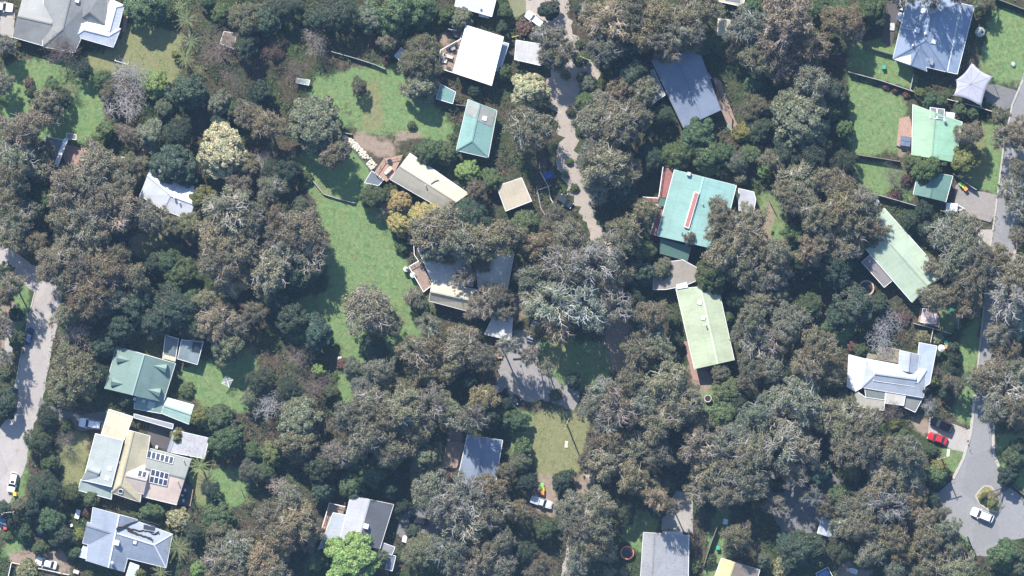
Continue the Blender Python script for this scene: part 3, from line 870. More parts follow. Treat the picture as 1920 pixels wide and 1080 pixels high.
h.pitched([(420,590),(385,805),(1020,975),(1060,700)], 3.4, 5.0, CREAMR)
h.flat([(255,215),(560,180),(860,420),(880,640),(430,605)], [3.4,3.4,3.6,3.6,3.4], roofmat('dull_white', (0.42, 0.40, 0.37), dirt=.7))
h.pitched([(905,300),(1340,285),(1245,800),(950,760)], 3.5, 4.6, roofmat('pale_tan', (0.47, 0.44, 0.38), dirt=.4))
h.flat([(1130,930),(1330,960),(1310,1250),(1010,1180)], [2.8]*4, roofmat('dull_white2', (0.5, 0.5, 0.5), dirt=.3))
h.deck([(160,418),(272,355),(430,620),(325,705)], 1.0, DECK, rails=((0, 1), (2, 3), (3, 0)))
# --- slate house upper right of track
h = House('house', 'slate-blue low gable house with dappled shade and a grey annex', 'house', T(2, 0), 'dappled slate-blue house')
h.pitched([(1045,455),(1400,365),(1568,825),(1284,958)], 3.4, 4.2, SLATE, gutter=DTRIM)
h.flat([(1440,500),(1500,585),(1470,600),(1420,540)], 3.2, SLATE, gutter=None)
h.flat([(990,560),(1062,520),(1150,712),(1035,792)], [2.7]*4, roofmat('grey_annex', (0.27, 0.28, 0.29), dirt=.5), wall=False, posts=True)
h.deck([(1505,590),(1560,600),(1690,940),(1650,1000),(1570,830)], .5, DECK)
# --- teal house
h = House('house', 'large teal gable-roofed house with red verandahs and a red-topped ridge box', 'house', tr(1180, 290, 4.154), 'large teal house', wallmat=WALLW)
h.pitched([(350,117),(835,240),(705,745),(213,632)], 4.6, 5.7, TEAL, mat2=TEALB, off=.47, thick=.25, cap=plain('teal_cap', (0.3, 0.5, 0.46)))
rb = h.on([(502,288),(541,298),(462,577),(424,562)], .7, TRIM, 'ridge_box', lift=-.1)
h.on([(508,296),(536,304),(458,566),(431,556)], .06, plain('red_cover', (0.32, 0.12, 0.10), .7), 'cover', lift=.62, parent=rb)
h.deck([(262,94),(350,118),(286,335),(228,330)], 3.2, REDD, rails=((0, 3),))
h.deck([(225,398),(270,408),(208,632),(162,618)], 3.2, REDD, rails=((0, 3),))
h.deck([(105,330),(228,338),(222,394),(132,372)], 3.15, REDD, rails=((0, 1), (2, 3)))
h.flat([(240,338),(284,345),(268,405),(222,398)], 3.9, DKGREEN, wall=False, gutter=None)
h.flat([(240,650),(482,722),(452,828),(238,768)], [3.4,3.4,2.9,2.9], DKGREEN, gutter=DTRIM)
h.flat([(850,262),(970,290),(986,350),(966,460),(853,436)], [2.7]*5, roofmat('grey_shed', (0.36, 0.37, 0.40), dirt=.2), wall=False, posts=True)
h.pipe((570, 385), .1, .6); h.at((462, 150), .7, .8, METAL, 'flue')
h = House('carport', 'flat brown-grey roofed carport between the teal house and the long lime-green house', 'carport', tr(1180, 290, 4.154), 'brown-grey carport')
h.flat([(320,832),(415,818),(528,880),(537,975),(430,1022),(285,1050),(185,1052),(188,900)], [3.0]*8, roofmat('brown_grey', (0.25, 0.215, 0.18), dirt=.35, seam=3), wall=False, posts=True)
h = House('house', 'long pale lime-green gable house with two white skylights below the brown carport', 'house', T(2, 2), 'long lime-green house')
h.pitched([(1228,5),(1545,-20),(1668,540),(1368,608)], 3.4, 4.4, PALEG, off=.58, cap=roofmat('lime_cap', (0.6, 0.68, 0.5)))
h.on([(1232,-25),(1312,-45),(1320,-5),(1238,8)], .2, WHITER, 'fascia')
h.at((1407,110), .8, .2, SKYL); h.at((1434,225), .8, .2, SKYL); h.pipe((1455,280), .1, .9)
h = House('house', 'pale mint-green gable house set diagonally with a grey verandah and dish', 'house', tr(1580, 370, 5.141), 'diagonal mint-green house')
h.pitched([(400,103),(130,395),(668,1012),(978,748)], 3.3, 4.3, PALEG2, f1=.04, off=.47)
h.flat([(262,556),(482,802),(400,868),(183,624)], [2.9,2.9,2.6,2.6], roofmat('brown_grey2', (0.21, 0.185, 0.175), dirt=.4), wall=False, posts=True, gutter=TRIM)
h.pipe((330, 110), .06, .8); h.pipe((810, 720), .12, .5)
h = House('house', 'white and blue-grey roofed house with brown pergolas beside the tall dark hedge', 'house', tr(1570, 630, 6.75), 'white house by the hedge')
BW = roofmat('blue_white_tin', (0.37, 0.4, 0.45), dirt=.08)
h.pitched([(362,285),(312,652),(1092,782),(1130,430)], 3.2, 4.3, BW, f0=.18, f1=.12, off=.5)
h.pitched([(482,428),(458,565),(978,640),(1006,500)], 4.0, 4.7, BW, off=.35)
h.pitched([(790,180),(1046,238),(1015,480),(772,430)], 3.25, 4.4, BW)
h.flat([(1035,82),(1262,125),(1170,600),(1110,640),(1000,420)], [3.1]*5, roofmat('ice_blue', (0.33, 0.375, 0.44), dirt=.08))
h.flat([(145,235),(358,290),(312,655),(225,702),(122,640)], [3.1]*5, roofmat('pink_white', (0.6, 0.57, 0.55), dirt=.25))
h.deck([(515,118),(802,168),(768,345),(497,298)], 2.4, plain('brown_slats', (0.24, 0.2, 0.145), var=.3, scale=4))
h.deck([(372,215),(512,238),(500,296),(365,282)], 2.2, plain('brown_slats', (0.24, 0.2, 0.145), var=.3, scale=4))
h.flat([(345,660),(608,712),(600,810),(360,775)], [2.9]*4, roofmat('shade_cloth', (0.13, 0.15, 0.14)))
h.flat([(235,690),(360,778),(602,812),(592,942),(180,882)], [2.75]*5, roofmat('taupe', (0.33, 0.31, 0.27), dirt=.3))
h.flat([(615,708),(862,752),(840,880),(604,850)], [3.0]*4, roofmat('taupe_light', (0.42, 0.4, 0.36), dirt=.2))
h.flat([(868,760),(1080,790),(985,965),(840,900)], [2.5]*4, roofmat('shade_cloth2', (0.17, 0.175, 0.17), dirt=.5))
h.deck([(1165,290),(1238,308),(1216,480),(1140,462)], 2.5, plain('brown_slats', (0.24, 0.2, 0.145), var=.3, scale=4))
# --- blue slate house top right
h = House('house', 'large blue slate-roofed house in dappled shade at the top right', 'house', tr(1660, 0, 7.714), 'large blue slate house')
BS = roofmat('blue_slate_tin', (0.20, 0.25, 0.335), dirt=.1, rough=.4)
h.pitched([(345,-140),(1095,30),(892,1042),(108,852)], 3.4, 5.3, BS, f0=.28, f1=.36, off=.5)
h.pitched([(120,858),(600,1032),(560,780),(380,620)], 3.42, 4.6, BS)
h.flat([(1110,50),(1288,92),(1042,1072),(897,1042)], [3.35,3.0,3.0,3.35], BS)
h.flat([(200,180),(265,195),(245,320),(160,270)], 3.0, BS)
h.at((538,160), .95, .15, SKYL); h.at((698,600), .9, .15, SKYL, frame=METAL); h.chimney((458,438), .9, .6, METAL)
h.pipe((572,490), .18, .7); h.pipe((395,660), .14, .6); h.antenna((625,862)); h.at((668,910), .7, .5, METAL, 'air_conditioner')
h.on([(225,385),(400,425),(398,437),(222,397)], .1, WHITER, 'flashing')
# --- light green house
h = House('house', 'light green roofed house with two dark roof panels and a spa deck', 'house', T(3, 0), 'light green house')
h.pitched([(1085,783),(1458,915),(1405,1218),(1078,1162)], 3.1, 4.2, LIGHTG, off=.45, mat2=roofmat('mid_green_tin', (0.26, 0.44, 0.31), dirt=.3))
h.grid([(1215,800),(1328,815),(1322,898),(1212,888)], 2, 1, mat=DTRIM)
h.flat([(1330,840),(1400,848),(1392,905),(1322,895)], 2.6, WHITER)
h.pipe((1325,905), .2, .8)
h.deck([(985,885),(1065,870),(1095,1060),(1050,1130),(965,1090)], .5, DECKO)
lg_h = h
h = House('garden_shed', 'dark green garage half shaded by the tree below the light green house', 'garage', T(3, 1), 'dark green garage')
h.pitched([(1130,190),(1388,240),(1335,434),(1088,376)], 2.9, 3.4, roofmat('dk_teal_shed', (0.11, 0.205, 0.17), dirt=.4))
h = House('garden_shed', 'brown-and-white weathered shed roof under gums beside the right road', 'shed', T(3, 1), 'weathered shed by right road')
h.flat([(1290,572),(1468,608),(1425,800),(1252,765)], [2.7,2.7,2.5,2.5], roofmat('weather_brown', (0.38, 0.33, 0.28), dirt=.7, seam=.35))
# --- bottom houses
h = House('house', 'weathered grey corrugated roof of a house at the bottom edge', 'house', T(2, 3), 'weathered grey bottom house')
h.pitched([(985,752),(1328,775),(1322,1140),(960,1140)], 3.3, 4.0, OLDTIN, off=.24)
h.on([(1130,742),(1282,752),(1280,782),(1128,772)], .06, WHITER, 'roof_sheet')
h = House('house', 'yellow and brown roof corner of a house at the bottom edge', 'house', T(2, 3), 'yellow bottom-edge roof')
h.pitched([(1570,945),(1860,1035),(1790,1260),(1480,1190)], 3.2, 4.0, YELLOWR, off=.35, mat2=BROWNR)
h = House('garden_shed', 'small blue-grey gabled shed beside the shaded parking area', 'shed', T(3, 3), 'blue-grey parking shed')
h.pitched([(405,640),(545,682),(508,802),(368,760)], 2.5, 2.9, roofmat('pale_steel', (0.33, 0.36, 0.40), dirt=.1))
h = House('house', 'white roof corner of a house cut by the top edge right of centre', 'house', T(2, 0), 'white top-edge roof corner')
h.flat([(1560,-90),(1765,-70),(1730,50),(1538,8)], [3.4,3.4,3.1,3.1], CREAMR)
h.on([(1610,-60),(1720,-40),(1705,18),(1600,0)], .06, BLUEG, 'skylight')
h = House('garden_shed', 'small square weathered cream shed under the top-edge gum trees', 'shed', T(2, 0), 'square weathered shed')
h.pitched([(1545,138),(1637,150),(1632,272),(1540,266)], 2.4, 2.8, CREAMR)
h = House('garden_shed', 'tiny grey shed in deep shade near the top edge', 'shed', T(1, 0), 'tiny grey shaded shed')
h.flat([(150,108),(205,115),(180,212),(120,198)], [2.3]*4, roofmat('shed_taupe', (0.26, 0.24, 0.23), dirt=.5))
h = House('chicken_coop', 'low pale green-roofed coop on the shaded upper lawn', 'coop', T(1, 0), 'low pale coop')
h.flat([(298,585),(405,600),(395,640),(300,620)], [1.4]*4, roofmat('coop', (0.33, 0.38, 0.33), dirt=.4))

# --- shade sail
def shade_sail():
    t = T(3, 0); C = [(1530,470,3.6),(1684,575,4.4),(1600,798,3.3),(1392,716,4.3),(1410,600,3.6)]
    P = [W(*t(x, y), z) for x, y, z in C]
    c = sum(P, Vector()) / 5
    root = empty('shade_sail', (c.x, c.y, 0), 'pale grey shade sail stretched over the driveway of the blue slate house', 'shade sail')
    LAND.append(('grey shade sail', *t(1530, 630)))
    ring = []
    for i in range(5):
        a, b = P[i], P[(i + 1) % 5]
        for k in range(8):
            u = k / 8; q = a.lerp(b, u); sag = 4 * u * (1 - u) * 0.11
            q = q.lerp(c, sag); ring.append(q)
    b = MB(); n = len(ring)
    vs = []; fs = []
    for j in range(5):
        f = j / 5
        for q in ring:
            v = q.lerp(c, f); v.z -= 0.25 * math.sin(f * 1.57); vs.append(v)
    vs.append(Vector((c.x, c.y, c.z - .25)))
    for j in range(4):
        for i in range(n): fs.append((j * n + i, j * n + (i + 1) % n, (j + 1) * n + (i + 1) % n, (j + 1) * n + i))
    for i in range(n): fs.append((4 * n + i, 4 * n + (i + 1) % n, 5 * n))
    b.add(vs, fs)
    o = b.build('canopy', plain('sail_cloth', (0.33, 0.33, 0.38), .8, var=.07), root, (c.x, c.y, 0), smooth=True)
    sm = o.modifiers.new('thickness', 'SOLIDIFY'); sm.thickness = .02
    for i in range(0, n, 4):
        seam = [vs[j * n + i] + Vector((-c.x, -c.y, .02)) for j in range(5)] + [Vector((0, 0, c.z - .23))]
        MB().tube(seam, [.025] * 6, 4).build('seam', plain('sail_seam', (0.22, 0.22, 0.26)), o)
    for p in P:
        MB().tube([(p.x, p.y, 0), (p.x, p.y, p.z + .25)], [.07, .06], 8).build('post', METAL, root, (c.x, c.y, 0))
shade_sail()

# --- dark branching tubes laid on the blue-grey roof
def roof_strands():
    h = strand_h
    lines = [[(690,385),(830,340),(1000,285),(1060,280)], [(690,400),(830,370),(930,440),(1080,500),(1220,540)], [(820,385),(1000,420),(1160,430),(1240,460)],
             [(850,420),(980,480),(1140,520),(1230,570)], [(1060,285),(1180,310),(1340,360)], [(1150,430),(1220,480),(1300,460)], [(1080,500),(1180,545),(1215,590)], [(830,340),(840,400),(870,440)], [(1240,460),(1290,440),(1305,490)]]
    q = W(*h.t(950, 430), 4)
    root = empty('roof_strands', (q.x, q.y, 3.5), 'dark branching strands across the blue-grey roof', 'vine')
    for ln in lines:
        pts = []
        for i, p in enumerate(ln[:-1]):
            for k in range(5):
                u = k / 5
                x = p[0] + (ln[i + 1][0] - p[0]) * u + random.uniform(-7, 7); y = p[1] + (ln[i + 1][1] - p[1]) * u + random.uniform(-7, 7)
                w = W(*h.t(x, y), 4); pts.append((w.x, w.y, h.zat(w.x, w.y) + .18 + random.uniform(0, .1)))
        MB().tube(pts, [max(.06, .17 - .1 * i / len(pts)) for i in range(len(pts))], 5).build('stem', plain('dark_strand', (0.03, 0.027, 0.027), .9), root, root.location)
roof_strands()
# ---------------------------------------------------------------- vehicles
def paint(name, col, rough=.4):
    m, nt, b = mat_base(name)
    g = N(nt, 'ShaderNodeNewGeometry')
    nt.links.new(mix(nt, noise(nt, 3, 5, .7, g.outputs['Position']), tuple(c * .9 for c in col), tuple(min(1, c * 1.05) for c in col)), b.inputs['Base Color'])
    b.inputs['Roughness'].default_value = rough; b.inputs['Coat Weight'].default_value = .1; b.inputs['Specular IOR Level'].default_value = .25 if max(col) > .1 else .08; b.inputs['Coat Weight'].default_value = .1 if max(col) > .1 else 0.0; b.inputs['Coat Roughness'].default_value = .08
    return m
TYRE = plain('tyre_rubber', (0.02, 0.02, 0.02), .85)
RIM = plain('alloy_rim', (0.4, 0.4, 0.42), .35)
HEADL = plain('headlight_lens', (0.7, 0.7, 0.72), .1)
TAILL = plain('tail_light_lens', (0.35, 0.02, 0.02), .2)

def loft(sections, cap=True):
    b = MB(); n = len(sections[0])
    vs = [p for s in sections for p in s]; fs = []
    for i in range(len(sections) - 1):
        for k in range(n - 1):
            a = i * n + k; fs.append((a, a + 1, a + 1 + n, a + n))
        fs.append((i * n + n - 1, i * n, (i + 1) * n, (i + 1) * n + n - 1))
    fs.append(tuple(range(n - 1, -1, -1))); e = (len(sections) - 1) * n; fs.append(tuple(e + k for k in range(n)))
    return b.add(vs, fs)

STYLES = {  # L, W, H, cabin rear base, cabin front base, roof rear, roof front, hood z, boot z
 'sedan': (4.7, 1.82, 1.45, -1.75, .95, -1.05, .3, .86, .98),
 'hatch': (4.1, 1.75, 1.5, -1.9, .95, -1.45, .25, .88, 1.0),
 'suv':   (4.75, 1.9, 1.75, -2.25, 1.05, -1.9, .4, 1.05, 1.1),
 'wagon': (4.8, 1.85, 1.55, -2.2, 1.0, -1.75, .35, .92, 1.0),
 'ute':   (5.1, 1.85, 1.75, -.55, 1.15, -.4, .5, 1.05, 1.05)}
CAR_COUNT = {}
def car(front, rear, style, col, label, short, paintname, rack=False, sunroof=False, scale=1.0):
    f, r = W(*front), W(*rear)
    d = f - r; c = (f + r) / 2
    L, Wd, H, cr, cf, rr, rf, hz, bz = STYLES[style]
    name = {'ute': 'pickup_truck', 'suv': 'parked_car'}.get(style, 'parked_car')
    root = empty(name, (c.x, c.y, 0.05), label, 'pickup' if style == 'ute' else 'car', 'cars parked around the houses')
    root.rotation_euler.z = math.atan2(d.y, d.x)
    k = scale * max(.82, min(1.0, d.length / L)); root.scale = (k, k, k)
    LAND.append((short, (front[0] + rear[0]) / 2, (front[1] + rear[1]) / 2))
    body = paint(paintname, col)
    hw = Wd / 2; secs = []
    for x, wf, zt, zb in ((-L/2, .72, bz*.82, .42), (-L/2+.12, .88, bz*.97, .3), (-L/2+.5, .98, bz, .24), (-.6, 1, bz, .22), (.8, 1, hz+.06, .22), (L/2-.75, .99, hz, .24), (L/2-.28, .93, hz*.93, .27), (L/2-.06, .8, hz*.8, .34), (L/2, .68, hz*.68, .42)):
        w = hw * wf
        secs.append([(x, -w*.92, zb), (x, -w, zb+.18), (x, -w, zt*.72), (x, -w*.93, zt-.03), (x, -w*.6, zt+.015), (x, 0, zt+.03), (x, w*.6, zt+.015), (x, w*.93, zt-.03), (x, w, zt*.72), (x, w, zb+.18), (x, w*.92, zb)])
    loft(secs).build('body', body, root, smooth=False)
    z0, z1 = bz - .05, H - .05; wb, wt = hw * .93, hw * .74
    base = [(cr, -wb), (cf, -wb), (cf, wb), (cr, wb)]; top = [(rr, -wt), (rf, -wt), (rf, wt), (rr, wt)]
    V = [(x, y, z0) for x, y in base] + [(x, y, z1) for x, y in top]
    MB().add(V, [(3, 2, 1, 0), (4, 5, 6, 7), (0, 1, 5, 4), (1, 2, 6, 5), (2, 3, 7, 6), (3, 0, 4, 7)]).build('cabin', body, root)
    def pane(name, quad, inset=.07):
        q = [Vector(V[i]) for i in quad]; m = sum(q, Vector()) / 4
        nn = (q[1] - q[0]).cross(q[3] - q[0]).normalized()
        if nn.dot(m - Vector((0, 0, .7))) < 0: nn = -nn
        qq = [p.lerp(m, inset) + nn * .012 for p in q]; q2 = [p - nn * .03 for p in qq]
        MB().add(qq + q2, [(0, 1, 2, 3), (7, 6, 5, 4), (0, 4, 5, 1), (1, 5, 6, 2), (2, 6, 7, 3), (3, 7, 4, 0)]).build(name, GLASS, root)
    pane('windscreen', (1, 2, 6, 5)); pane('rear_window', (3, 0, 4, 7)); pane('side_window', (0, 1, 5, 4), .1); pane('side_window', (2, 3, 7, 6), .1)
    rp = MB(); rp.add([(rr, -wt, z1+.003), (rf, -wt, z1+.003), (rf, wt, z1+.003), (rr, wt, z1+.003), (rr+.12, -wt*.85, z1+.05), (rf-.12, -wt*.85, z1+.05), (rf-.12, wt*.85, z1+.05), (rr+.12, wt*.85, z1+.05)],
        [(3, 2, 1, 0), (4, 5, 6, 7), (0, 1, 5, 4), (1, 2, 6, 5), (2, 3, 7, 6), (3, 0, 4, 7)])
    rp = rp.build('roof', body, root)
    if sunroof: MB().box((rf-.5, 0, z1+.06), (.6, wt*1.2, .03)).build('sunroof', GLASS, rp)
    for x in (L/2-.85, -L/2+.85):
        for s in (-1, 1):
            w = MB(); pts = [(x, s*(hw-.2), .32), (x, s*(hw+.01), .32)]
            wheel = w.tube(pts, [.32, .32], 14).build('wheel', TYRE, root)
            MB().tube([(x, s*(hw+.0), .32), (x, s*(hw+.02), .32)], [.19, .17], 10).build('rim', RIM, wheel)
    for s in (-1, 1):
        MB().box((L/2-.16, s*hw*.66, hz*.78), (.2, .34, .14)).build('headlight', HEADL, root)
        MB().box((-L/2+.1, s*hw*.7, bz*.8), (.12, .28, .16)).build('tail_light', TAILL, root)
        MB().box((cf-.35, s*(hw+.08), bz+.08), (.14, .2, .14)).build('side_mirror', body, root)
    if rack:
        b = MB()
        for x in (rr+.2, (rr+rf)/2, rf-.2): b.bar((x, -wt, z1+.14), (x, wt, z1+.14), .06)
        for s in (-1, 1): b.bar((rr+.05, s*wt*.92, z1+.12), (rf-.05, s*wt*.92, z1+.12), .06)
        b.build('roof_rack', METAL, root)
    if style == 'ute':
        MB().box(((-L/2-.5)/2, 0, bz+.02), (L/2-.65, Wd*.82, .06)).build('tray_cover', body, root)
    ca, sa = d.normalized().x, d.normalized().y
    KEEPOUT.append([(c.x + ca*x - sa*y, c.y + sa*x + ca*y) for x, y in ((-2.4, -1), (2.4, -1), (2.4, 1), (-2.4, 1))])
    return root
WH = (0.78, 0.78, 0.78)
def tc(c, r, a, b): return tile(c, r)(*a), tile(c, r)(*b)
car(*tc(0,0,(100,62),(-75,38)), 'sedan', WH, 'white sedan at the top-left corner beside the grey house', 'corner sedan', 'white_a')
car(*tc(2,0,(108,100),(240,200)), 'wagon', WH, 'white wagon parked at an angle on the gravel track', 'track wagon', 'white_b')
car(*tc(0,2,(236,296),(198,424)), 'hatch', (0.015, 0.04, 0.13), 'navy blue hatchback parked on the left road', 'navy hatchback', 'navy', sunroof=True)
car(*tc(0,2,(112,745),(80,890)), 'sedan', (0.03, 0.035, 0.05), 'dark sedan tucked under the roadside tree on the left road', 'dark roadside sedan', 'dark_a')
car(*tc(0,2,(592,1004),(772,1032)), 'suv', WH, 'white four-wheel drive with roof rack on the driveway by the solar panel house', 'white car with rack', 'white_c', rack=True)
car(*tc(0,3,(80,452),(112,302)), 'suv', WH, 'white car with a sunroof on the left road near the yellow bin', 'white car by yellow bin', 'white_d', sunroof=True)
car(*tc(0,3,(268,962),(428,1004)), 'sedan', (0.72, 0.72, 0.7), 'white sedan on the dirt drive near the bottom-left corner', 'drive sedan', 'white_e')
car(*tc(2,2,(182,250),(128,402)), 'wagon', (0.3, 0.32, 0.36), 'grey-blue wagon on the driveway in the middle', 'grey wagon', 'grey_a')
car(*tc(1,3,(1145,648),(1285,678)), 'sedan', (0.02, 0.02, 0.025), 'black sedan in the shaded bottom parking area', 'shaded black sedan', 'black_a')
car(*tc(1,3,(1098,798),(1220,828)), 'hatch', WH, 'white hatchback in the bottom parking area', 'white hatchback', 'white_f')
car(*tc(2,3,(302,552),(140,500)), 'ute', (0.5, 0.52, 0.55), 'silver pickup with a covered tray below the three wheelie bins', 'silver pickup', 'silver_a')
car(*tc(3,2,(1212,985),(1388,1062)), 'suv', (0.004, 0.005, 0.009), 'black car parked above the red car', 'black car', 'black_b')
car(*tc(3,3,(1195,22),(1342,72)), 'sedan', (0.42, 0.02, 0.025), 'red sedan on the driveway near the turning circle', 'red sedan', 'red_a')
car(*tc(3,3,(1523,588),(1688,656)), 'wagon', WH, 'white car stopped beside the turning circle island', 'turning circle car', 'white_g')
car(*tc(2,1,(452,466),(340,392)), 'hatch', (0.035, 0.045, 0.055), 'dark hatchback beside the gravel track with boxes next to it', 'dark track hatchback', 'dark_b')
car((974,754),(944,731), 'wagon', (0.02, 0.03, 0.04), 'dark shaded wagon at the end of the middle driveway', 'dark shaded wagon', 'dark_c')
car((-14,968),(20,982), 'hatch', (0.13, 0.2, 0.28), 'steel-blue hatchback cut by the left edge near the green bin', 'steel-blue hatchback', 'blue_b')

def trailer():
    t = tile(3, 1); q = [W(*t(x, y)) for x, y in ((1335,440),(1425,447),(1415,512),(1328,500))]
    c = sum(q, Vector()) / 4
    root = empty('box_trailer', (c.x, c.y, 0), 'white covered box trailer with an A-frame drawbar by the dark green garage', 'trailer')
    LAND.append(('white trailer', *t(1375, 475)))
    ang = math.atan2((q[1] - q[0]).y, (q[1] - q[0]).x); root.rotation_euler.z = ang
    MB().box((0, 0, .75), (2.3, 1.6, .6)).build('tub', METAL, root)
    MB().box((0, 0, 1.13), (2.36, 1.66, .14), taper=.95).build('cover', plain('trailer_cover', (0.66, 0.7, 0.76), .4, var=.05), root)
    MB().bar((1.1, .65, .5), (2.5, 0, .5), .1).bar((1.1, -.65, .5), (2.5, 0, .5), .1).bar((2.2, 0, .45), (2.7, 0, .45), .1).build('drawbar', TRIM, root)
    MB().tube([(2.3, 0, .05), (2.3, 0, .7)], [.05, .05], 6).build('jockey_wheel', METAL, root)
    for s in (-1, 1): MB().tube([(0, s*.7, .32), (0, s*.92, .32)], [.32, .32], 12).build('wheel', TYRE, root)
trailer()

def blue_trailer():
    q = W(1029, 329)
    root = empty('covered_trailer', (q.x, q.y, 0), 'blue tarpaulin heaped over a trailer beside the gravel track', 'trailer')
    LAND.append(('blue tarpaulin', 1029, 329)); root.rotation_euler.z = .3
    tarp = plain('blue_tarp', (0.035, 0.075, 0.26), .45)
    MB().box((0, 0, .5), (2.0, 1.4, .5)).build('tub', DTRIM, root)
    b = MB(); vs = []; n = 9
    for i in range(n):
        for j in range(n):
            x, y = -1.15 + 2.3 * i / 8, -.85 + 1.7 * j / 8
            e = min(i, j, 8 - i, 8 - j)
            vs.append((x, y, .5 + (.3 if e == 1 else .55 if e > 1 else 0) + random.uniform(-.1, .12) * (e > 0)))
    b.add(vs, [(i*n+j, (i+1)*n+j, (i+1)*n+j+1, i*n+j+1) for i in range(8) for j in range(8)]).build('tarpaulin', tarp, root)
    for s in (-1, 1): MB().tube([(0, s*.72, .3), (0, s*.9, .3)], [.3, .3], 12).build('wheel', TYRE, root)
blue_trailer()

# ---------------------------------------------------------------- bins, trampolines, poles, furniture
BINC = {'green': (0.06, 0.42, 0.12), 'yellow': (0.75, 0.5, 0.03), 'red': (0.55, 0.08, 0.06), 'teal': (0.05, 0.32, 0.24), 'lime': (0.2, 0.6, 0.1), 'orange': (0.75, 0.3, 0.06)}
def bin_(px, py, lid, label, rz=0.0, body='dark'):
    q = W(px, py)
    root = empty('wheelie_bin', (q.x, q.y, 0), label, 'wheelie bin', 'wheelie bins')
    root.rotation_euler.z = rz
    MB().box((0, 0, .48), (.62, .7, .86), taper=1.0).build('body', plain('bin_green', (0.02, 0.07, 0.045), .5), root)
    l = MB().box((0, 0, .95), (.72, .8, .1), taper=.94).build('lid', plain('lid_' + lid, BINC[lid], .4, var=.06), root)
    MB().bar((-.3, -.44, .92), (.3, -.44, .92), .05).build('handle', BLACK, l)
    for s in (-1, 1): MB().tube([(s*.28, -.34, .1), (s*.34, -.34, .1)], [.1, .1], 8).build('wheel', TYRE, root)
bin_(28, 81, 'lime', 'lime-lidded wheelie bin below the grey house'); bin_(37, 84, 'orange', 'orange-lidded wheelie bin below the grey house')
bin_(1016, 909, 'lime', 'lime-lidded wheelie bin above the silver pickup'); bin_(1017.5, 917, 'yellow', 'yellow-lidded wheelie bin above the silver pickup'); bin_(1017, 924.5, 'orange', 'orange-lidded wheelie bin above the silver pickup')
bin_(1801, 345, 'lime', 'lime-lidded bin beside the gravel drive', .6); bin_(1806, 349, 'yellow', 'yellow-lidded bin beside the gravel drive', .6); bin_(1810, 354, 'orange', 'orange-lidded bin beside the gravel drive', .6)
bin_(1784, 581, 'teal', 'teal-lidded bin on the lawn by the right road'); bin_(1790, 583, 'yellow', 'yellow-lidded bin on the lawn by the right road')
bin_(1773, 642, 'teal', 'teal-lidded bin near the white umbrella'); bin_(1774, 650, 'orange', 'orange-lidded bin touching the white umbrella')
bin_(1657, 126, 'teal', 'teal-lidded bin alone on the lawn left of the blue slate house'); bin_(28, 926, 'yellow', 'yellow-lidded bin behind the white car on the left road')
bin_(18, 965, 'teal', 'teal-lidded bin on the left road verge'); bin_(10, 989, 'red', 'red-lidded bin at the left edge'); bin_(1346, 1027, 'teal', 'teal-lidded bin near the yellow bottom-edge roof')

def trampoline(px, py, r, label, pad, short, net=True):
    q = W(px, py); rr = r * S
    root = empty('trampoline', (q.x, q.y, 0), label, 'trampoline', 'trampolines in gardens')
    LAND.append((short, px, py))
    n = 32; b = MB()
    vs = []; fs = []
    for k in range(n):
        a = 2 * math.pi * k / n
        for rad, z in ((rr*.80, .86), (rr*.82, .93), (rr, .93), (rr, .84)): vs.append((rad*math.cos(a), rad*math.sin(a), z))
    for k in range(n):
        for j in range(4): fs.append((k*4+j, ((k+1)%n)*4+j, ((k+1)%n)*4+(j+1)%4, k*4+(j+1)%4))
    b.add(vs, fs).build('safety_pad', pad, root)
    MB().lathe([(rr*.82, .84), (rr*.4, .80)], n).build('mat', BLACK, root)
    for k in range(6):
        a = 2 * math.pi * k / 6
        MB().tube([(rr*.95*math.cos(a), rr*.95*math.sin(a), 0), (rr*.95*math.cos(a), rr*.95*math.sin(a), .86)], [.04, .04], 6).build('leg', METAL, root)
    KEEPOUT.append([(q.x+rr*math.cos(a*.785), q.y+rr*math.sin(a*.785)) for a in range(8)])
trampoline(1624, 540, 15, 'round trampoline with a tan pad below the diagonal mint-green house', plain('tan_pad', (0.45, 0.32, 0.22), .6), 'tan trampoline')
trampoline(1176, 1036, 13, 'round trampoline with an orange-red pad left of the weathered bottom house', plain('orange_pad', (0.5, 0.17, 0.1), .6), 'orange-red trampoline')
trampoline(408, 946, 11, 'round trampoline with a pale green pad right of the solar panel house', plain('green_pad', (0.3, 0.42, 0.3), .6), 'pale green trampoline')
trampoline(1327, 747, 7, 'small round fire pit ring with a pale rim below the long lime-green house', plain('pale_rim', (0.5, 0.46, 0.42), .8), 'pale ring')

def pole(px, py, h, label, short, arm=True, ang=0.3):
    q = W(px, py)
    root = empty('power_pole', (q.x, q.y, 0), label, 'power pole', 'power poles')
    LAND.append((short, px, py))
    MB().tube([(0, 0, 0), (0, 0, h)], [.17, .12], 8).build('post', plain('pole_wood', (0.22, 0.19, 0.16), .9), root)
    if arm:
        a = MB().bar((-1.1*math.cos(ang), -1.1*math.sin(ang), h-.5), (1.1*math.cos(ang), 1.1*math.sin(ang), h-.5), .12).build('crossarm', plain('pole_wood', (0.22, 0.19, 0.16), .9), root)
        for s in (-1, -.4, .4, 1): MB().lathe([(.05, 0), (.08, .1), (.05, .2)], 6, (s*math.cos(ang), s*math.sin(ang), h-.45)).build('insulator', TRIM, a)
pole(1763, 857, 9, 'timber power pole beside the driveway at the turning circle', 'turning circle pole')
pole(1062, 793, 8.5, 'timber power pole on the dry lawn in the middle', 'dry lawn pole', ang=1.2)
pole(1814, 1006, 5, 'short street light pole on the turning circle verge', 'short verge pole', arm=False)
pole(1097, 112, 8.5, 'timber power pole beside the gravel track near the top', 'track pole', ang=-.4)
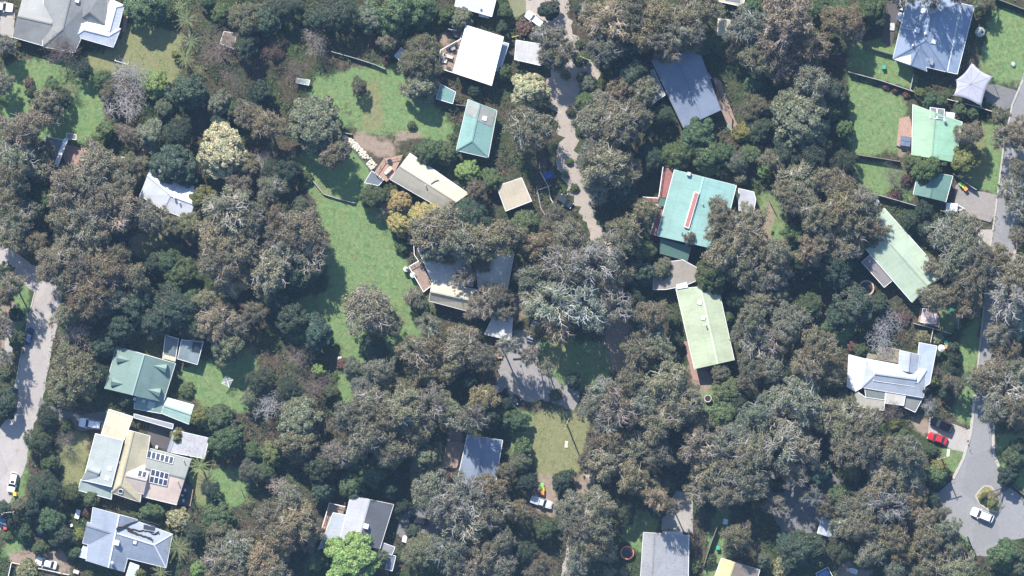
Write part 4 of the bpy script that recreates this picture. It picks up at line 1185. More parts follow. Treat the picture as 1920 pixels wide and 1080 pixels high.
pole(20, 959, 7, 'timber power pole on the left road verge', 'left verge pole', ang=0.1)
pole(1700, 950, 8, 'timber power pole among the gums by the shaded parking area', 'bush pole', ang=.6) if False else None

def dish_on_pole():
    q = W(1643, 379, 4)
    root = empty('satellite_dish', (q.x, q.y, 0), 'pale grey satellite dish on a mast above the diagonal mint-green house', 'satellite dish')
    MB().tube([(0, 0, 0), (0, 0, 4.2)], [.08, .06], 6).build('mast', TRIM, root)
    MB().lathe([(.05, 4.2), (.35, 4.25), (.6, 4.4)], 16).build('reflector', plain('dish_grey', (0.4, 0.46, 0.42), .5), root)
    MB().bar((0, 0, 4.25), (.0, -.1, 4.8), .05).bar((.15, -1.6, 3.9), (0, 0, 4.1), .1).build('arm', TRIM, root)
dish_on_pole()

def parasol(px, py, r, label, mat, z=0.0):
    q = W(px, py, z + 2)
    root = empty('patio_umbrella', (q.x, q.y, z), label, 'umbrella')
    MB().tube([(0, 0, 0), (0, 0, 2.5)], [.04, .03], 6).build('pole', TRIM, root)
    MB().lathe([(r, 2.05), (r*.96, 2.09), (r*.5, 2.32), (.03, 2.52)], 12).build('canopy', mat, root)
parasol(1765, 653, .72, 'round white patio umbrella beside the wheelie bins', plain('white_canvas', (0.78, 0.76, 0.75), .8, var=.04))

def table(px, py, z, size, label, mat, round_=False, rz=0.0, h=.72):
    q = W(px, py, z)
    root = empty('outdoor_table', (q.x, q.y, z), label, 'table', 'outdoor tables'); root.rotation_euler.z = rz
    b = MB()
    (b.lathe([(size[0]/2, h-.05), (size[0]/2, h)], 16) if round_ else b.box((0, 0, h-.025), (size[0], size[1], .05))).build('table_top', mat, root)
    for x in (-.36, .36):
        for y in (-.36, .36): MB().box((x*size[0], y*size[1], (h-.05)/2), (.06, .06, h-.05)).build('leg', DTRIM, root)
def seat(px, py, z, rz, label, mat, group, w=.55, name='patio_chair', cat='chair'):
    q = W(px, py, z)
    root = empty(name, (q.x, q.y, z), label, cat, group); root.rotation_euler.z = rz
    MB().box((0, 0, .42), (w, .55, .1)).build('seat', mat, root)
    MB().box((0, -.27, .68), (w, .07, .5)).build('backrest', mat, root)
    for x in (-.45, .45):
        for y in (-.22, .22): MB().box((x*w, y, .19), (.05, .05, .37)).build('leg', DTRIM, root)
DG = plain('charcoal_wicker', (0.05, 0.05, 0.055), .7); CU = plain('cream_cushion', (0.5, 0.47, 0.42), .8)
def wh(x, y): return white_h.t(x, y)
Z = 1.8
table(*wh(305, 388), Z, (1.0, 1.0), 'round grey dining table on the deck of the bright white house', plain('table_grey', (0.25, 0.25, 0.25)), True)
for i, (x, y, a, w) in enumerate(((228,385,1.3,'lower left of'), (262,360,.8,'left of'), (298,335,.2,'above'), (337,318,-.4,'upper right of'), (350,355,-1.2,'right of'), (322,432,3.1,'below'), (248,410,1.9,'tucked nearest under'))):
    seat(*wh(x, y), Z, a, f'charcoal chair {w} the round table on the white house deck', DG, 'deck dining chairs', .5)
table(*wh(186, 560), Z, (.9, 1.1), 'low cream-topped coffee table on the white house deck', CU, False, R(-15), .4)
seat(*wh(235, 505), Z, R(-17), 'long cream sofa above the coffee table on the white house deck', CU, 'deck sofas', 1.9, 'garden_sofa', 'sofa')
seat(*wh(170, 500), Z, R(73), 'short cream sofa left of the coffee table on the white house deck', CU, 'deck sofas', 1.0, 'garden_sofa', 'sofa')
table(*wh(240, 680), Z, (.8, .6), 'dark square box table at the lower deck corner of the white house', DG, False, R(-15), .5)
def ch(x, y): return cream_h.t(x, y)
table(*ch(1000,190), 1.6, (1.3, .8), 'pale rectangular table on the orange deck', plain('pale_oak', (0.45, 0.38, 0.28)), False, .8)
seat(*ch(975,215), 1.6, .8, 'white chair on the orange deck', plain('white_plastic', (0.7, 0.7, 0.7)), 'orange deck seats')
table(*ch(1002,130), 1.6, (.9, .9), 'round black brazier table at the corner of the orange deck', BLACK, True, 0, .6)
sp = tr(140, 760, 5.4)
table(*sp(1118, 912), .4, (.8, 1.5), 'narrow black table on the grey deck of the solar panel house', BLACK, False, R(-14))
for x, y, a, w in ((1120,860,3.1,'top'), (1088,910,1.4,'left'), (1102,962,0,'bottom')):
    seat(*sp(x, y), .4, a, f'white stool at the {w} of the narrow black table', plain('white_plastic', (0.7, 0.7, 0.7)), 'stools at the narrow table', .4, 'stool', 'stool')
t_ = tile(0, 3)
table(*t_(583, 615), 0, (.9, 1.8), 'white rectangular table on the shaded lawn left of the blue-grey house', plain('white_plastic', (0.7, 0.7, 0.7)), False, R(-15))
seat(*t_(535, 698), 0, .4, 'white chair on the shaded lawn left of the blue-grey house', plain('white_plastic', (0.7, 0.7, 0.7)), 'shaded lawn seats')

def spa():
    q = W(*tile(3, 0)(1030, 1060))
    root = empty('spa_tub', (q.x, q.y, .5), 'covered blue-grey spa tub on the deck left of the light green house', 'spa'); root.rotation_euler.z = R(-8)
    MB().box((0, 0, .4), (2.1, 2.0, .8)).build('cabinet', DECK, root)
    for x, y in ((-.52, .5), (.52, .5), (-.52, -.5), (.52, -.5)):
        MB().box((x, y, .85), (1.0, .95, .1), taper=.95).build('cover_panel', plain('spa_cover', (0.12, 0.15, 0.22), .5), root)
spa()
def pool():
    P = [W(1529,1075), W(1552,1063), W(1563,1085), W(1540,1096)]; c = sum(P, Vector()) / 4
    root = empty('plunge_pool', (c.x, c.y, 0), 'small fenced plunge pool with a blue cover at the bottom edge', 'pool')
    MB().prism([(p.x, p.y) for p in [c.lerp(q, .72) for q in P]], 0.0, .5).build('pool_cover', plain('pool_blue', (0.08, 0.22, 0.42), .3), root, root.location)
    MB().prism([(p.x, p.y) for p in [c.lerp(q, .9) for q in P]], 0.0, .35).build('surround', DTRIM, root, root.location)
    for i in range(4):
        a, b = P[i], P[(i + 1) % 4]; m = MB(); u = Vector((0, 0, 1.2)); m.bar(a + u, b + u, .1); m.bar(a + u*.15, b + u*.15, .05)
        for k in range(9): m.bar(a.lerp(b, k/8), a.lerp(b, k/8) + u, .04)
        m.build('fence_panel', TRIM, root, root.location)
pool()
def boat():
    q = W(1599, 1070)
    root = empty('dinghy', (q.x, q.y, 0), 'small white dinghy lying on dirt at the bottom edge', 'boat'); root.rotation_euler.z = R(160)
    n = 9; out = []; inn = []
    prof = [(-.95, .42), (-.6, .5), (0, .52), (.5, .42), (.85, .2), (1.0, .03)]
    loop = [(x, y) for x, y in prof] + [(x, -y) for x, y in prof[::-1]]
    k = len(loop)
    vs = [(x*.8, y*.7, .0) for x, y in loop] + [(x, y, .4) for x, y in loop] + [(x*.82, y*.75, .4) for x, y in loop] + [(x*.75, y*.65, .12) for x, y in loop]
    fs = [tuple(range(k))] + [(r*k+i, r*k+(i+1)%k, (r+1)*k+(i+1)%k, (r+1)*k+i) for r in range(3) for i in range(k)] + [tuple(3*k+i for i in range(k))]
    MB().add(vs, fs).build('hull', plain('white_gelcoat', (0.75, 0.75, 0.76), .3, var=.04), root)
    MB().box((-.1, 0, .3), (.25, .75, .05)).build('thwart', TRIM, root); MB().box((.45, 0, .33), (.3, .5, .05)).build('foredeck', TRIM, root)
boat()
def clothesline():
    q = W(427, 715)
    root = empty('rotary_clothesline', (q.x, q.y, 0), 'white rotary clothesline on the shaded lawn right of the green dormer house', 'clothesline')
    MB().tube([(0, 0, 0), (0, 0, 2.0)], [.05, .05], 6).build('mast', TRIM, root)
    for k in range(4):
        a = k * math.pi / 2 + .3
        MB().bar((0, 0, 1.8), (1.25*math.cos(a), 1.25*math.sin(a), 2.2), .08).build('arm', TRIM, root)
    b = MB()
    for rr in (.4, .65, .9, 1.15):
        for k in range(4):
            a, c = k*math.pi/2+.3, (k+1)*math.pi/2+.3; z = 1.85 + rr*.3
            b.bar((rr*math.cos(a), rr*math.sin(a), z), (rr*math.cos(c), rr*math.sin(c), z), .045)
    b.build('line', TRIM, root)
clothesline()
def swing():
    P = [W(216, 114), W(240, 121)]; root = empty('swing_frame', P[0], 'pale pipe swing frame on the dry lawn below the white extension', 'swing'); u = Vector((0, 0, 2))
    MB().bar(P[0]+u, P[1]+u, .1).build('top_bar', TRIM, root, P[0])
    for p in P:
        for s in (-.6, .6): MB().bar(p + Vector((s*.25, s, 0)), p+u, .07).build('leg', TRIM, root, P[0])
swing()
def simple(name, px, py, label, cat, fn):
    q = W(px, py); o = fn(q); o.name = name; tag(o, label, cat); return o
def mound(q, sx, sy, h, mat, rz=0):
    b = MB(); n = 10
    for r_, z in ((1, 0), (.92, h*.5), (.7, h*.85), (.35, h)): pass
    o = b.lathe([(1, 0), (.94, h*.45), (.75, h*.8), (.35, h)], 14).build('x', mat, smooth=False)
    o.location = (q.x, q.y, 0); o.scale = (sx, sy, 1); o.rotation_euler.z = rz
    return o
def spotted():
    m, nt, b = mat_base('blue_white_spots')
    g = N(nt, 'ShaderNodeNewGeometry'); v = N(nt, 'ShaderNodeTexVoronoi'); v.inputs['Scale'].default_value = 2.6
    nt.links.new(g.outputs['Position'], v.inputs['Vector'])
    nt.links.new(ramp(nt, v.outputs['Distance'], [(0.42, (0.7, 0.74, 0.82)), (0.55, (0.06, 0.1, 0.25))]), b.inputs['Base Color'])
    return m
simple('spotted_mound', 956, 760, 'low oval mound spotted blue and white below the dark shaded wagon', 'cover', lambda q: mound(q, 1.15, .55, .6, spotted(), -.2))  # low mound coloured in pale spots parted by dark blue
simple('rock', 930, 728, 'pale grey boulder beside the middle driveway', 'rock', lambda q: mound(q, .75, .55, .7, plain('granite', (0.4, 0.4, 0.38), .9), -.6))
simple('rock', 1900, 121, 'grey boulder alone on the bright lawn at the right edge', 'rock', lambda q: mound(q, .45, .55, .6, plain('granite', (0.4, 0.4, 0.38), .9), .3))
simple('play_mat', 75, 998, 'round blue paddling pool in deep shade left of the blue-grey house', 'paddling pool', lambda q: mound(q, .7, .7, .25, plain('paddling_blue', (0.03, 0.06, 0.3), .5)))
simple('paddling_pool', 1373, 236, 'shallow teal paddling pool on the path right of the dappled slate-blue house', 'paddling pool', lambda q: mound(q, 1.1, .9, .3, plain('teal_pool', (0.08, 0.36, 0.33), .3)))
simple('garden_bench', 1573, 102, 'small white seat on the lawn left of the blue slate house', 'seat', lambda q: MB().box((q.x, q.y, .25), (.9, .5, .08)).box((q.x, q.y+.25, .5), (.9, .07, .5)).box((q.x-.35, q.y, .1), (.08, .4, .24)).box((q.x+.35, q.y, .1), (.08, .4, .24)).build('x', TRIM))
simple('beehive', 637, 672, 'small white beehive box beside the lower end of the big lawn', 'beehive', lambda q: MB().box((q.x, q.y, .4), (.6, .55, .8)).box((q.x, q.y, .83), (.75, .7, .08)).build('x', TRIM))
simple('flower_pot', 609, 990, 'round orange pot at the end of the white-railed deck', 'pot', lambda q: mound(q, .5, .5, 2.2, plain('terracotta', (0.5, 0.18, 0.09), .8)))
simple('flower_pot', 1800, 127, 'orange pot at the lower right of the blue slate house', 'pot', lambda q: mound(q, .3, .3, .6, plain('terracotta', (0.5, 0.18, 0.09), .8)))
def tank(px, py, r, h, mat, label):
    q = W(px, py, h)
    root = empty('water_tank', (q.x, q.y, 0), label, 'water tank', 'water tanks')
    MB().lathe([(r, 0), (r, h*.9), (r*.9, h), (.05, h+.12)], 18).build('tank_body', mat, root)
    MB().lathe([(.22, 0), (.22, .12)], 10, (r*.4, 0, h+.02)).build('hatch', BLACK, root)
tank(761, 505, .55, 1.6, plain('tank_pale', (0.5, 0.53, 0.5)), 'small pale water tank beside the lawn deck, upper of two')
tank(774, 516, .6, 1.7, plain('tank_green', (0.45, 0.5, 0.47)), 'small pale water tank beside the lawn deck, lower of two')
tank(1838, 60, 1.0, 2.0, plain('tank_grey', (0.26, 0.28, 0.26)), 'round grey water tank right of the blue slate house')

# ---------------------------------------------------------------- fences and garden walls
FW = plain('fence_paling', (0.20, 0.165, 0.14), .9, var=.3, scale=6); FG = plain('fence_grey', (0.33, 0.32, 0.31), .9, var=.2); FC = plain('fence_cream', (0.52, 0.47, 0.40), .85)
def fence(pts, label, h=1.7, mat=FW, paling=.45, th=.06, name='paling_fence', cat='fence', cap=None):
    P = [W(*p) for p in pts]
    root = empty(name, P[0], label, cat, 'garden fences and walls')
    for a, b in zip(P[:-1], P[1:]):
        L = (b - a).length; d = (b - a).normalized(); n = max(1, round(L / paling))
        ang = math.atan2(d.y, d.x); me = None
        for k in range(n):
            q = a.lerp(b, (k + .5) / n) - P[0]; hh = h
            if me is None:
                o = MB().box((0, 0, h/2), (L/n*.94, th, h)).build('paling', mat, root); me = o.data
            else: o = new_obj('paling', me, root)
            o.location = q; o.rotation_euler.z = ang + random.gauss(0, .01); o.location.z = random.uniform(-.06, .03)
        u = Vector((0, 0, h + .02))
        MB().bar(a + u - P[0], b + u - P[0], .13, .06).build('top_rail', cap or mat, root)
        s = Vector((-d.y, d.x, 0)) * .09
        m = max(1, int(L / 2.6))
        for k in range(m + 1):
            q = a.lerp(b, k / m) + s - P[0]; MB().box((q.x, q.y, h/2), (.1, .1, h*1.02), ang).build('post', mat, root)
fence([(1590,135),(1650,151),(1712,172)], 'dark paling fence below the lawn left of the blue slate house', cap=FG)
fence([(1775,186),(1830,200),(1872,213)], 'pale-capped fence between the shade sail and the light green house', cap=FC)
fence([(1597,289),(1650,297),(1686,303)], 'dark paling fence left of the spa deck', cap=FW)
fence([(1610,356),(1665,371),(1717,386)], 'dark paling fence above the diagonal mint-green house', cap=FG)
fence([(1617,87),(1645,95),(1673,103)], 'low dark fence left of the blue slate house wall', 1.2, DTRIM)
fence([(1712,140),(1706,168),(1713,173)], 'short grey fence below the blue slate house', 1.6, FG)
fence([(1862,-4),(1925,20)], 'tall paling fence crossing the top right corner', 2.0)
fence([(1346,982),(1332,1020),(1319,1060)], 'dark fence right of the weathered bottom house', 1.8)
fence([(22,1055),(16,1082)], 'white fence end at the bottom-left corner', 1.4, TRIM)
fence([(23,1055),(75,1066),(130,1078)], 'low cream garden wall along the bottom-left edge', .7, FC, .9, .25, 'garden_wall', 'wall')
fence([(1712,606),(1750,616),(1783,626)], 'dark fence under the slatted pergola by the right road', 1.5, cap=FG)
fence([(1797,590),(1796,618)], 'short pale fence at the right end of the pergola lawn', 1.2, FG)
fence([(1749,617),(1744,642)], 'short cream fence above the white house by the hedge', 1.3, FC)
fence([(1440,370),(1456,402),(1467,432)], 'dark fence along the path left of the grey-brown gums', 1.6)
fence([(1787,326),(1810,343),(1830,356)], 'pale-topped fence beside the gravel drive bins', 1.5, cap=FG)
fence([(1763,395),(1785,400),(1808,405)], 'dark fence just below the white trailer', 1.4)
fence([(1828,408),(1856,416)], 'short log fence along the lower edge of the gravel drive', .4, plain('log', (0.25, 0.2, 0.17)))
fence([(622,97),(665,109),(705,122),(722,130)], 'pale wire fence crossing the upper lawn', 1.1, plain('pale_wire', (0.26, 0.3, 0.29)), 1.0, .04, 'wire_fence')
fence([(548,293),(570,320)], 'short dark timber edging at the left of the big lawn', .5, FW)
fence([(585,337),(607,364),(635,373),(666,381)], 'low grey-capped retaining wall across the big lawn', .6, FW, .8, .2, 'retaining_wall', 'wall', FG)
fence([(640,248),(660,252)], 'short rail fence above the stone edging', .8, FG)
fence([(775,448),(777,478),(788,494)], 'white rail fence beside the tree-covered cream house', 1.0, TRIM)
fence([(1338,150),(1372,222),(1371,252)], 'thin brown fence right of the dappled slate-blue house', 1.2, FW)
fence([(1013,322),(1028,350),(1032,372),(1041,388)], 'pale timber garden edging left of the gravel track', .7, FC, .8, .18, 'garden_wall', 'wall')
fence([(1010,356),(1033,348)], 'short cream timber bed edge by the blue tarpaulin', .5, FC, .8, .18, 'garden_wall', 'wall')
fence([(1006,350),(1014,390),(1026,410)], 'thin grey garden edging left of the dirt patch by the track', .4, FG)
fence([(860,270),(868,232),(876,205)], 'brown paling fence left of the small teal house', 1.5)
fence([(800,180),(820,186),(852,196),(875,199)], 'dark fence from the teal shed to the small teal house', 1.4)
fence([(960,70),(975,66),(983,74)], 'yellow timber rails near the gravel track top', .5, plain('yellow_timber', (0.45, 0.35, 0.12)))
fence([(1543,1012),(1546,1040)], 'thin pale fence line below the blue-grey parking shed', .9, FG)
fence([(1892,905),(1925,932)], 'dark fence at the right edge beside the turning circle', 1.2)
fence([(1000,670),(962,672)], 'thin dark gate line across the middle driveway', .4, DTRIM)

# stone edging beside the lawn: every stone a part
def stones():
    line = [(641,258),(656,266),(668,278),(680,292),(692,307),(699,316)]
    P = [W(*p) for p in line]; o = P[0]
    root = empty('stone_edging', o, 'band of pale loose stones edging the big lawn', 'stone edging')
    rock = [plain('stone_a', (0.52, 0.47, 0.38), .9), plain('stone_b', (0.42, 0.38, 0.33), .9), plain('stone_c', (0.62, 0.56, 0.45), .9)]
    mes = []
    for k in range(6):
        bm = bmesh.new(); bmesh.ops.create_icosphere(bm, subdivisions=1, radius=.24)
        for v in bm.verts: v.co = Vector((v.co.x*random.uniform(.8, 1.3), v.co.y*random.uniform(.7, 1.1), v.co.z*random.uniform(.5, .9)))
        me = bpy.data.meshes.new('stone'); bm.to_mesh(me); bm.free(); me.materials.append(rock[k % 3]); mes.append(me)
    for k in range(150):
        u = random.random() * (len(P) - 1); i = int(u); q = P[i].lerp(P[i+1], u - i)
        d = (P[i+1] - P[i]).normalized(); s = Vector((-d.y, d.x, 0)); w = .55 + .5 * u / 5
        q = q - o + s * random.uniform(-w*.4, w)
        so = new_obj('stone', random.choice(mes), root); so.location = (q.x, q.y, .08 + random.random()*.12)
        so.rotation_euler.z = random.random()*6.28; so.scale = (1, 1, 1) if random.random() < .6 else (1.35, 1.35, 1.2)
    b = MB()
    for i in range(len(P)-1):
        s = Vector((-.45, -.35, .1)); b.bar(P[i]-o+s, P[i+1]-o+s, .16, .4)
    b.build('timber_edge', DTRIM, root)
stones()

# slatted pergola by the right road
def pergola():
    t = tr(1560, 560, 6.75)
    q = [W(*t(x, y), 2.4) for x, y in ((1150,125),(1345,140),(1310,320),(1120,300))]
    d = [W(*t(x, y), .3) for x, y in ((1115,115),(1370,170),(1360,370),(1090,295))]
    c = sum(q, Vector()) / 4; o = Vector((c.x, c.y, 0))
    root = empty('pergola', o, 'white slatted pergola over a square timber deck by the right road', 'pergola'); LAND.append(('white slatted pergola', *t(1240, 240)))
    MB().prism([(p.x, p.y) for p in d], .1, .3).build('deck', DECKO, root, o)
    for p in q: MB().tube([(p.x, p.y, 0), (p.x, p.y, 2.4)], [.06, .06], 6).build('post', TRIM, root, o)
    for v in (0, .35, .68, 1.0): MB().bar(q[0].lerp(q[3], v), q[1].lerp(q[2], v), .1, .14).build('beam', TRIM, root, o)
    for k in range(13):
        u = k / 12
        MB().bar(q[0].lerp(q[1], u) + Vector((0, 0, .1)), q[3].lerp(q[2], u) + Vector((0, 0, .1)), .09, .06).build('slat', TRIM, root, o)
    KEEPOUT.append([(p.x, p.y) for p in d])
pergola()

# a few boards, boxes and logs lying about
for nm, px, py, sz, rz, col, lab, cat in (
 ('storage_box', 1052, 366, (.5, .4, .4), .3, (0.7, 0.7, 0.75), 'small white box beside the dark track hatchback, upper one', 'box'),
 ('storage_box', 1055.5, 385, (.5, .4, .4), .2, (0.75, 0.75, 0.75), 'small white box beside the dark track hatchback, lower one', 'box'),
 ('stone_slab', 1778, 849, (.6, 1.4, .08), -.1, (0.5, 0.47, 0.4), 'pale slab lying on the grass beside the turning circle pole', 'slab'),
 ('stone_slab', 1062, 833, (.6, 1.3, .08), -.1, (0.5, 0.46, 0.35), 'pale slab lying on the dry lawn', 'slab'),
 ('packing_crate', 1673, 50, (.9, 1.4, .3), -.1, (0.42, 0.42, 0.4), 'pale flat crate on the dark patio left of the blue slate house', 'crate'),
 ('packing_crate', 1690, 14, (.7, 1.0, .5), -.25, (0.6, 0.57, 0.53), 'pale box on the top patio left of the blue slate house', 'crate'),
 ('storage_box', 1360, 978, (.9, 1.0, .6), -.2, (0.6, 0.62, 0.65), 'white box in shade right of the concrete drive', 'box'),
 ('garden_bench', 1398, 984, (1.4, .8, .5), -.1, (0.5, 0.12, 0.14), 'faded red bench in shade right of the concrete drive', 'bench'),
 ('metal_trunk', 294, 838, (.5, .6, .5), -.2, (0.5, 0.5, 0.5), 'pale square box in the courtyard of the solar panel house', 'box'),
 ('storage_box', 60, 423, (.7, 1.0, .5), .05, (0.17, 0.22, 0.28), 'blue-grey box glimpsed between gums near the left edge', 'box'),
 ('garden_bench', 933, 667, (1.8, 1.0, .5), .0, (0.42, 0.24, 0.15), 'orange-brown timber bench left of the middle driveway', 'bench'),
 ('packing_crate', 143, 1072, (1.1, .7, .5), -.3, (0.5, 0.42, 0.38), 'pale crate beside the low cream wall at the bottom left', 'crate')):
    q = W(px, py); o = Vector((q.x, q.y, 0))
    b = MB().box((0, 0, sz[2]/2), sz, rz, taper=.96)
    b.box((0, 0, sz[2] + .03), (sz[0]*1.06, sz[1]*1.06, .06), rz)
    if sz[2] > .2:
        for s in (-.3, .3): b.box((math.cos(rz)*sz[0]*s, math.sin(rz)*sz[0]*s, sz[2]/2), (.06, sz[1]*1.04, sz[2]*.98), rz)
    ob = b.build(nm, plain('paint_%02d' % int(px % 97), col, .6), None); ob.location = o; tag(ob, lab, cat)
# ---------------------------------------------------------------- vegetation
def quads_mesh(name, C, Nn, size, aspect, mat, rs):
    """leaf cards: centres, normals, half lengths"""
    n = len(C)
    Nn = Nn / np.maximum(np.linalg.norm(Nn, axis=1, keepdims=True), 1e-6)
    r = rs.normal(size=(n, 3)); t = r - (r * Nn).sum(1, keepdims=True) * Nn
    t /= np.maximum(np.linalg.norm(t, axis=1, keepdims=True), 1e-6)
    b = np.cross(Nn, t)
    L = size[:, None]; Wd = L * aspect
    bend = Nn * L * 0.15
    V = np.stack([C - t * L - bend, C + b * Wd, C + t * L - bend, C - b * Wd], 1).reshape(-1, 3)
    me = bpy.data.meshes.new(name)
    me.vertices.add(4 * n); me.vertices.foreach_set('co', V.astype(np.float32).ravel())
    me.loops.add(4 * n); me.loops.foreach_set('vertex_index', np.arange(4 * n, dtype=np.int32))
    me.polygons.add(n); me.polygons.foreach_set('loop_start', (np.arange(n) * 4).astype(np.int32))
    me.materials.append(mat)
    me.update(calc_edges=True)
    return me

def ball(rs, n, shell=0.55):
    d = rs.normal(size=(n, 3)); d /= np.linalg.norm(d, axis=1, keepdims=True)
    r = shell + (1 - shell) * rs.random(n) ** 0.7
    return d, d * r[:, None]

def lobed(a, ph, amp):
    return 1 + amp * (np.sin(2 * a + ph[0]) * .5 + np.sin(3 * a + ph[1]) * .5 + np.sin(5 * a + ph[2]) * .35)

R0, H0 = 4.0, 11.0
def tree_variant(seed, kind):
    rs = np.random.default_rng(seed); rd = random.Random(seed)
    ph = rs.random(3) * 6.28
    u1 = rs.uniform(.85, 1.15)
    P = dict(gum=dict(n=int(120 * u1), rc=(.32, .85), top=.93, drop=rs.uniform(.22, .36), amp=rs.uniform(.2, .46), leaf=(.09, .21), asp=.42, dens=118, flat=.8, low=.3, wob=.6, hole=.02),
             sparse=dict(n=int(105 * u1), rc=(.3, .8), top=.91, drop=rs.uniform(.2, .32), amp=.34, leaf=(.09, .2), asp=.42, dens=88, flat=.8, low=.4, wob=.7, hole=.10),
             broad=dict(n=85, rc=(.5, .95), top=.96, drop=.5, amp=.16, leaf=(.12, .23), asp=.7, dens=230, flat=.85, low=.18, wob=.4, hole=0),
             puff=dict(n=75, rc=(.5, .85), top=.96, drop=.5, amp=.12, leaf=(.11, .2), asp=.8, dens=270, flat=.95, low=.1, wob=.28, hole=0),
             wispy=dict(n=120, rc=(.35, .8), top=.95, drop=.46, amp=.2, leaf=(.1, .22), asp=.35, dens=170, flat=.9, low=.25, wob=.6, hole=0))[kind]
    cents, rads = [], []
    k = 0
    for i in range(P['n']):
        a = i * 2.39996 + rs.normal() * .35
        u = math.sqrt(P['hole'] + (1 - P['hole']) * (i + .5) / P['n'])
        r = (R0 - P['rc'][1] * .6) * u * lobed(a, ph, P['amp'])
        z = H0 * (P['top'] - P['drop'] * u * u) + rs.normal() * P['wob']
        if rs.random() < P['low']: z -= H0 * rs.uniform(.08, .22)
        cents.append((r * math.cos(a), r * math.sin(a), min(z, H0) - P['rc'][1] * .5)); rads.append(rs.uniform(*P['rc']))
    cents = np.array(cents); rads = np.array(rads)
    C, Nn = [], []
    for c, rc in zip(cents, rads):
        m = int(P['dens'] * max(rc / .6, .6) ** 2) if kind in ('gum', 'sparse', 'wispy') else int(P['dens'] * (rc / .8) ** 2)
        d, p = ball(rs, m, .5 if kind in ('broad', 'puff') else .0)
        if kind not in ('broad', 'puff'): p = p * rs.uniform(.7, 1.45, size=(m, 1))
        d[:, 2] = np.where((d[:, 2] < -.2) & (rs.random(m) < .6), -d[:, 2], d[:, 2]); p[:, 2] = np.sign(d[:, 2]) * np.abs(p[:, 2])
        p[:, 2] *= P['flat']
        C.append(c + p * rc)
        if kind in ('broad', 'puff'): Nn.append(d + rs.normal(size=(m, 3)) * .55)
        else: Nn.append(d * .5 + rs.normal(size=(m, 3)) * .8 + np.array([0, 0, .35]))
    C = np.concatenate(C); Nn = np.concatenate(Nn)
    size = rs.uniform(*P['leaf'], size=len(C))
    crown = quads_mesh('crown_' + kind, C, Nn, size, P['asp'], LEAF, rs)
    # trunk, limbs and branches
    b = MB(); pale = kind in ('gum', 'sparse')
    fork = Vector((rs.normal() * .3, rs.normal() * .3, H0 * (.42 if pale else .3)))
    b.tube([(0, 0, 0), fork * .5 + Vector((rs.normal() * .15, rs.normal() * .15, 0)), fork], [.34, .27, .22], 8)
    na = 6; anchors = []
    for j in range(na):
        a = j * 6.283 / na + rs.normal() * .3; rr = R0 * rs.uniform(.3, .6)
        A = Vector((rr * math.cos(a), rr * math.sin(a), H0 * rs.uniform(.68, .82)))
        mid = fork.lerp(A, .5) + Vector((rs.normal() * .35, rs.normal() * .35, -.3))
        b.tube([fork, mid, A], [.2, .15, .11], 6); anchors.append(A)
    for c in cents:
        c = Vector(c); A = min(anchors, key=lambda q: (q - c).length)
        mid = A.lerp(c, .55) + Vector((rs.normal() * .25, rs.normal() * .25, rs.normal() * .2 + .1))
        e = c + Vector((rs.normal() * .3, rs.normal() * .3, 0))
        b.tube([A, mid, e], [.075, .055, .025], 4, cap=False)
    if pale:   # bare pale limbs breaking through the top of the crown
        for j in range(4 if kind == 'gum' else 9):
            a = j * 2.4 + rs.normal() * .4; r0_, r1_ = R0 * rs.uniform(.05, .25), R0 * rs.uniform(.6, .95); pts = []
            for s in range(7):
                u = s / 6; a += rs.normal() * .07
                rr = r0_ + (r1_ - r0_) * u
                pts.append(Vector((rr * math.cos(a), rr * math.sin(a), H0 * (.70 + .17 * math.sin(u * 1.7) - (.05 if kind == 'gum' else .0)) + rs.normal() * .08)))
            b.tube([fork] + pts, [.13] + [.115 - .085 * s / 6 for s in range(7)], 5, cap=False)
            for k in (2, 3, 4, 5):
                q = pts[k]; sg = 1 if k % 2 else -1; L = rs.uniform(.6, 1.3)
                e = q + Vector((math.cos(a + sg * .75) * L, math.sin(a + sg * .75) * L, rs.uniform(.1, .5)))
                b.tube([q, q.lerp(e, .5) + Vector((rs.normal() * .08, rs.normal() * .08, .08)), e], [.055, .045, .02], 4, cap=False)
    tm = pymesh('trunk_' + kind, b.v, b.f, [BARK], None, True, recalc=False)
    return tm, crown

def bare_variant(seed, spread=1.0):
    rs = np.random.default_rng(seed); b = MB(); nf = []
    def grow(p, d, L, r, depth):
        pts = [p]; rad = [r]
        for s in range(3):
            d = (d + Vector(rs.normal(size=3)) * .16).normalized(); p = p + d * L / 3; pts.append(p); rad.append(r * (1 - .13 * (s + 1)))
        f0 = len(b.f); b.tube(pts, rad, 5 if depth < 2 else 3, cap=False)
        if depth == 0: nf.append(len(b.f))
        if depth >= 6: return
        n = (6 if depth == 0 else 3 if depth < 4 else 2)
        a0 = rs.random() * 6.28
        for k in range(n):
            a = a0 + k * 6.283 / n + rs.normal() * .35
            side = Vector((math.cos(a), math.sin(a), rs.uniform(-.1, .35))) * spread
            grow(pts[-1] if (k < 2 or depth == 0) else pts[-2], (d * .55 + side * .8).normalized(), L * rs.uniform(.62, .82), max(r * .6, .026), depth + 1)
    grow(Vector((0, 0, 0)), Vector((0, 0, 1)), 3.6, .22, 0)
    co = np.array(b.v); k = R0 / max(np.percentile(np.hypot(co[:, 0], co[:, 1]), 97), .1); kz = H0 * .8 / co[:, 2].max()
    v = [(x * k, y * k, z * kz) for x, y, z in b.v]
    # split the main stem and the twigs into two parts
    out = []
    for nm, sel in (('trunk', b.f[:nf[0]]), ('branches', b.f[nf[0]:])):
        used = sorted({i for f in sel for i in f}); mp = {i: j for j, i in enumerate(used)}
        out.append(pymesh(nm, [v[i] for i in used], [tuple(mp[i] for i in f) for f in sel], [BARK], None, False, recalc=False))
    return out

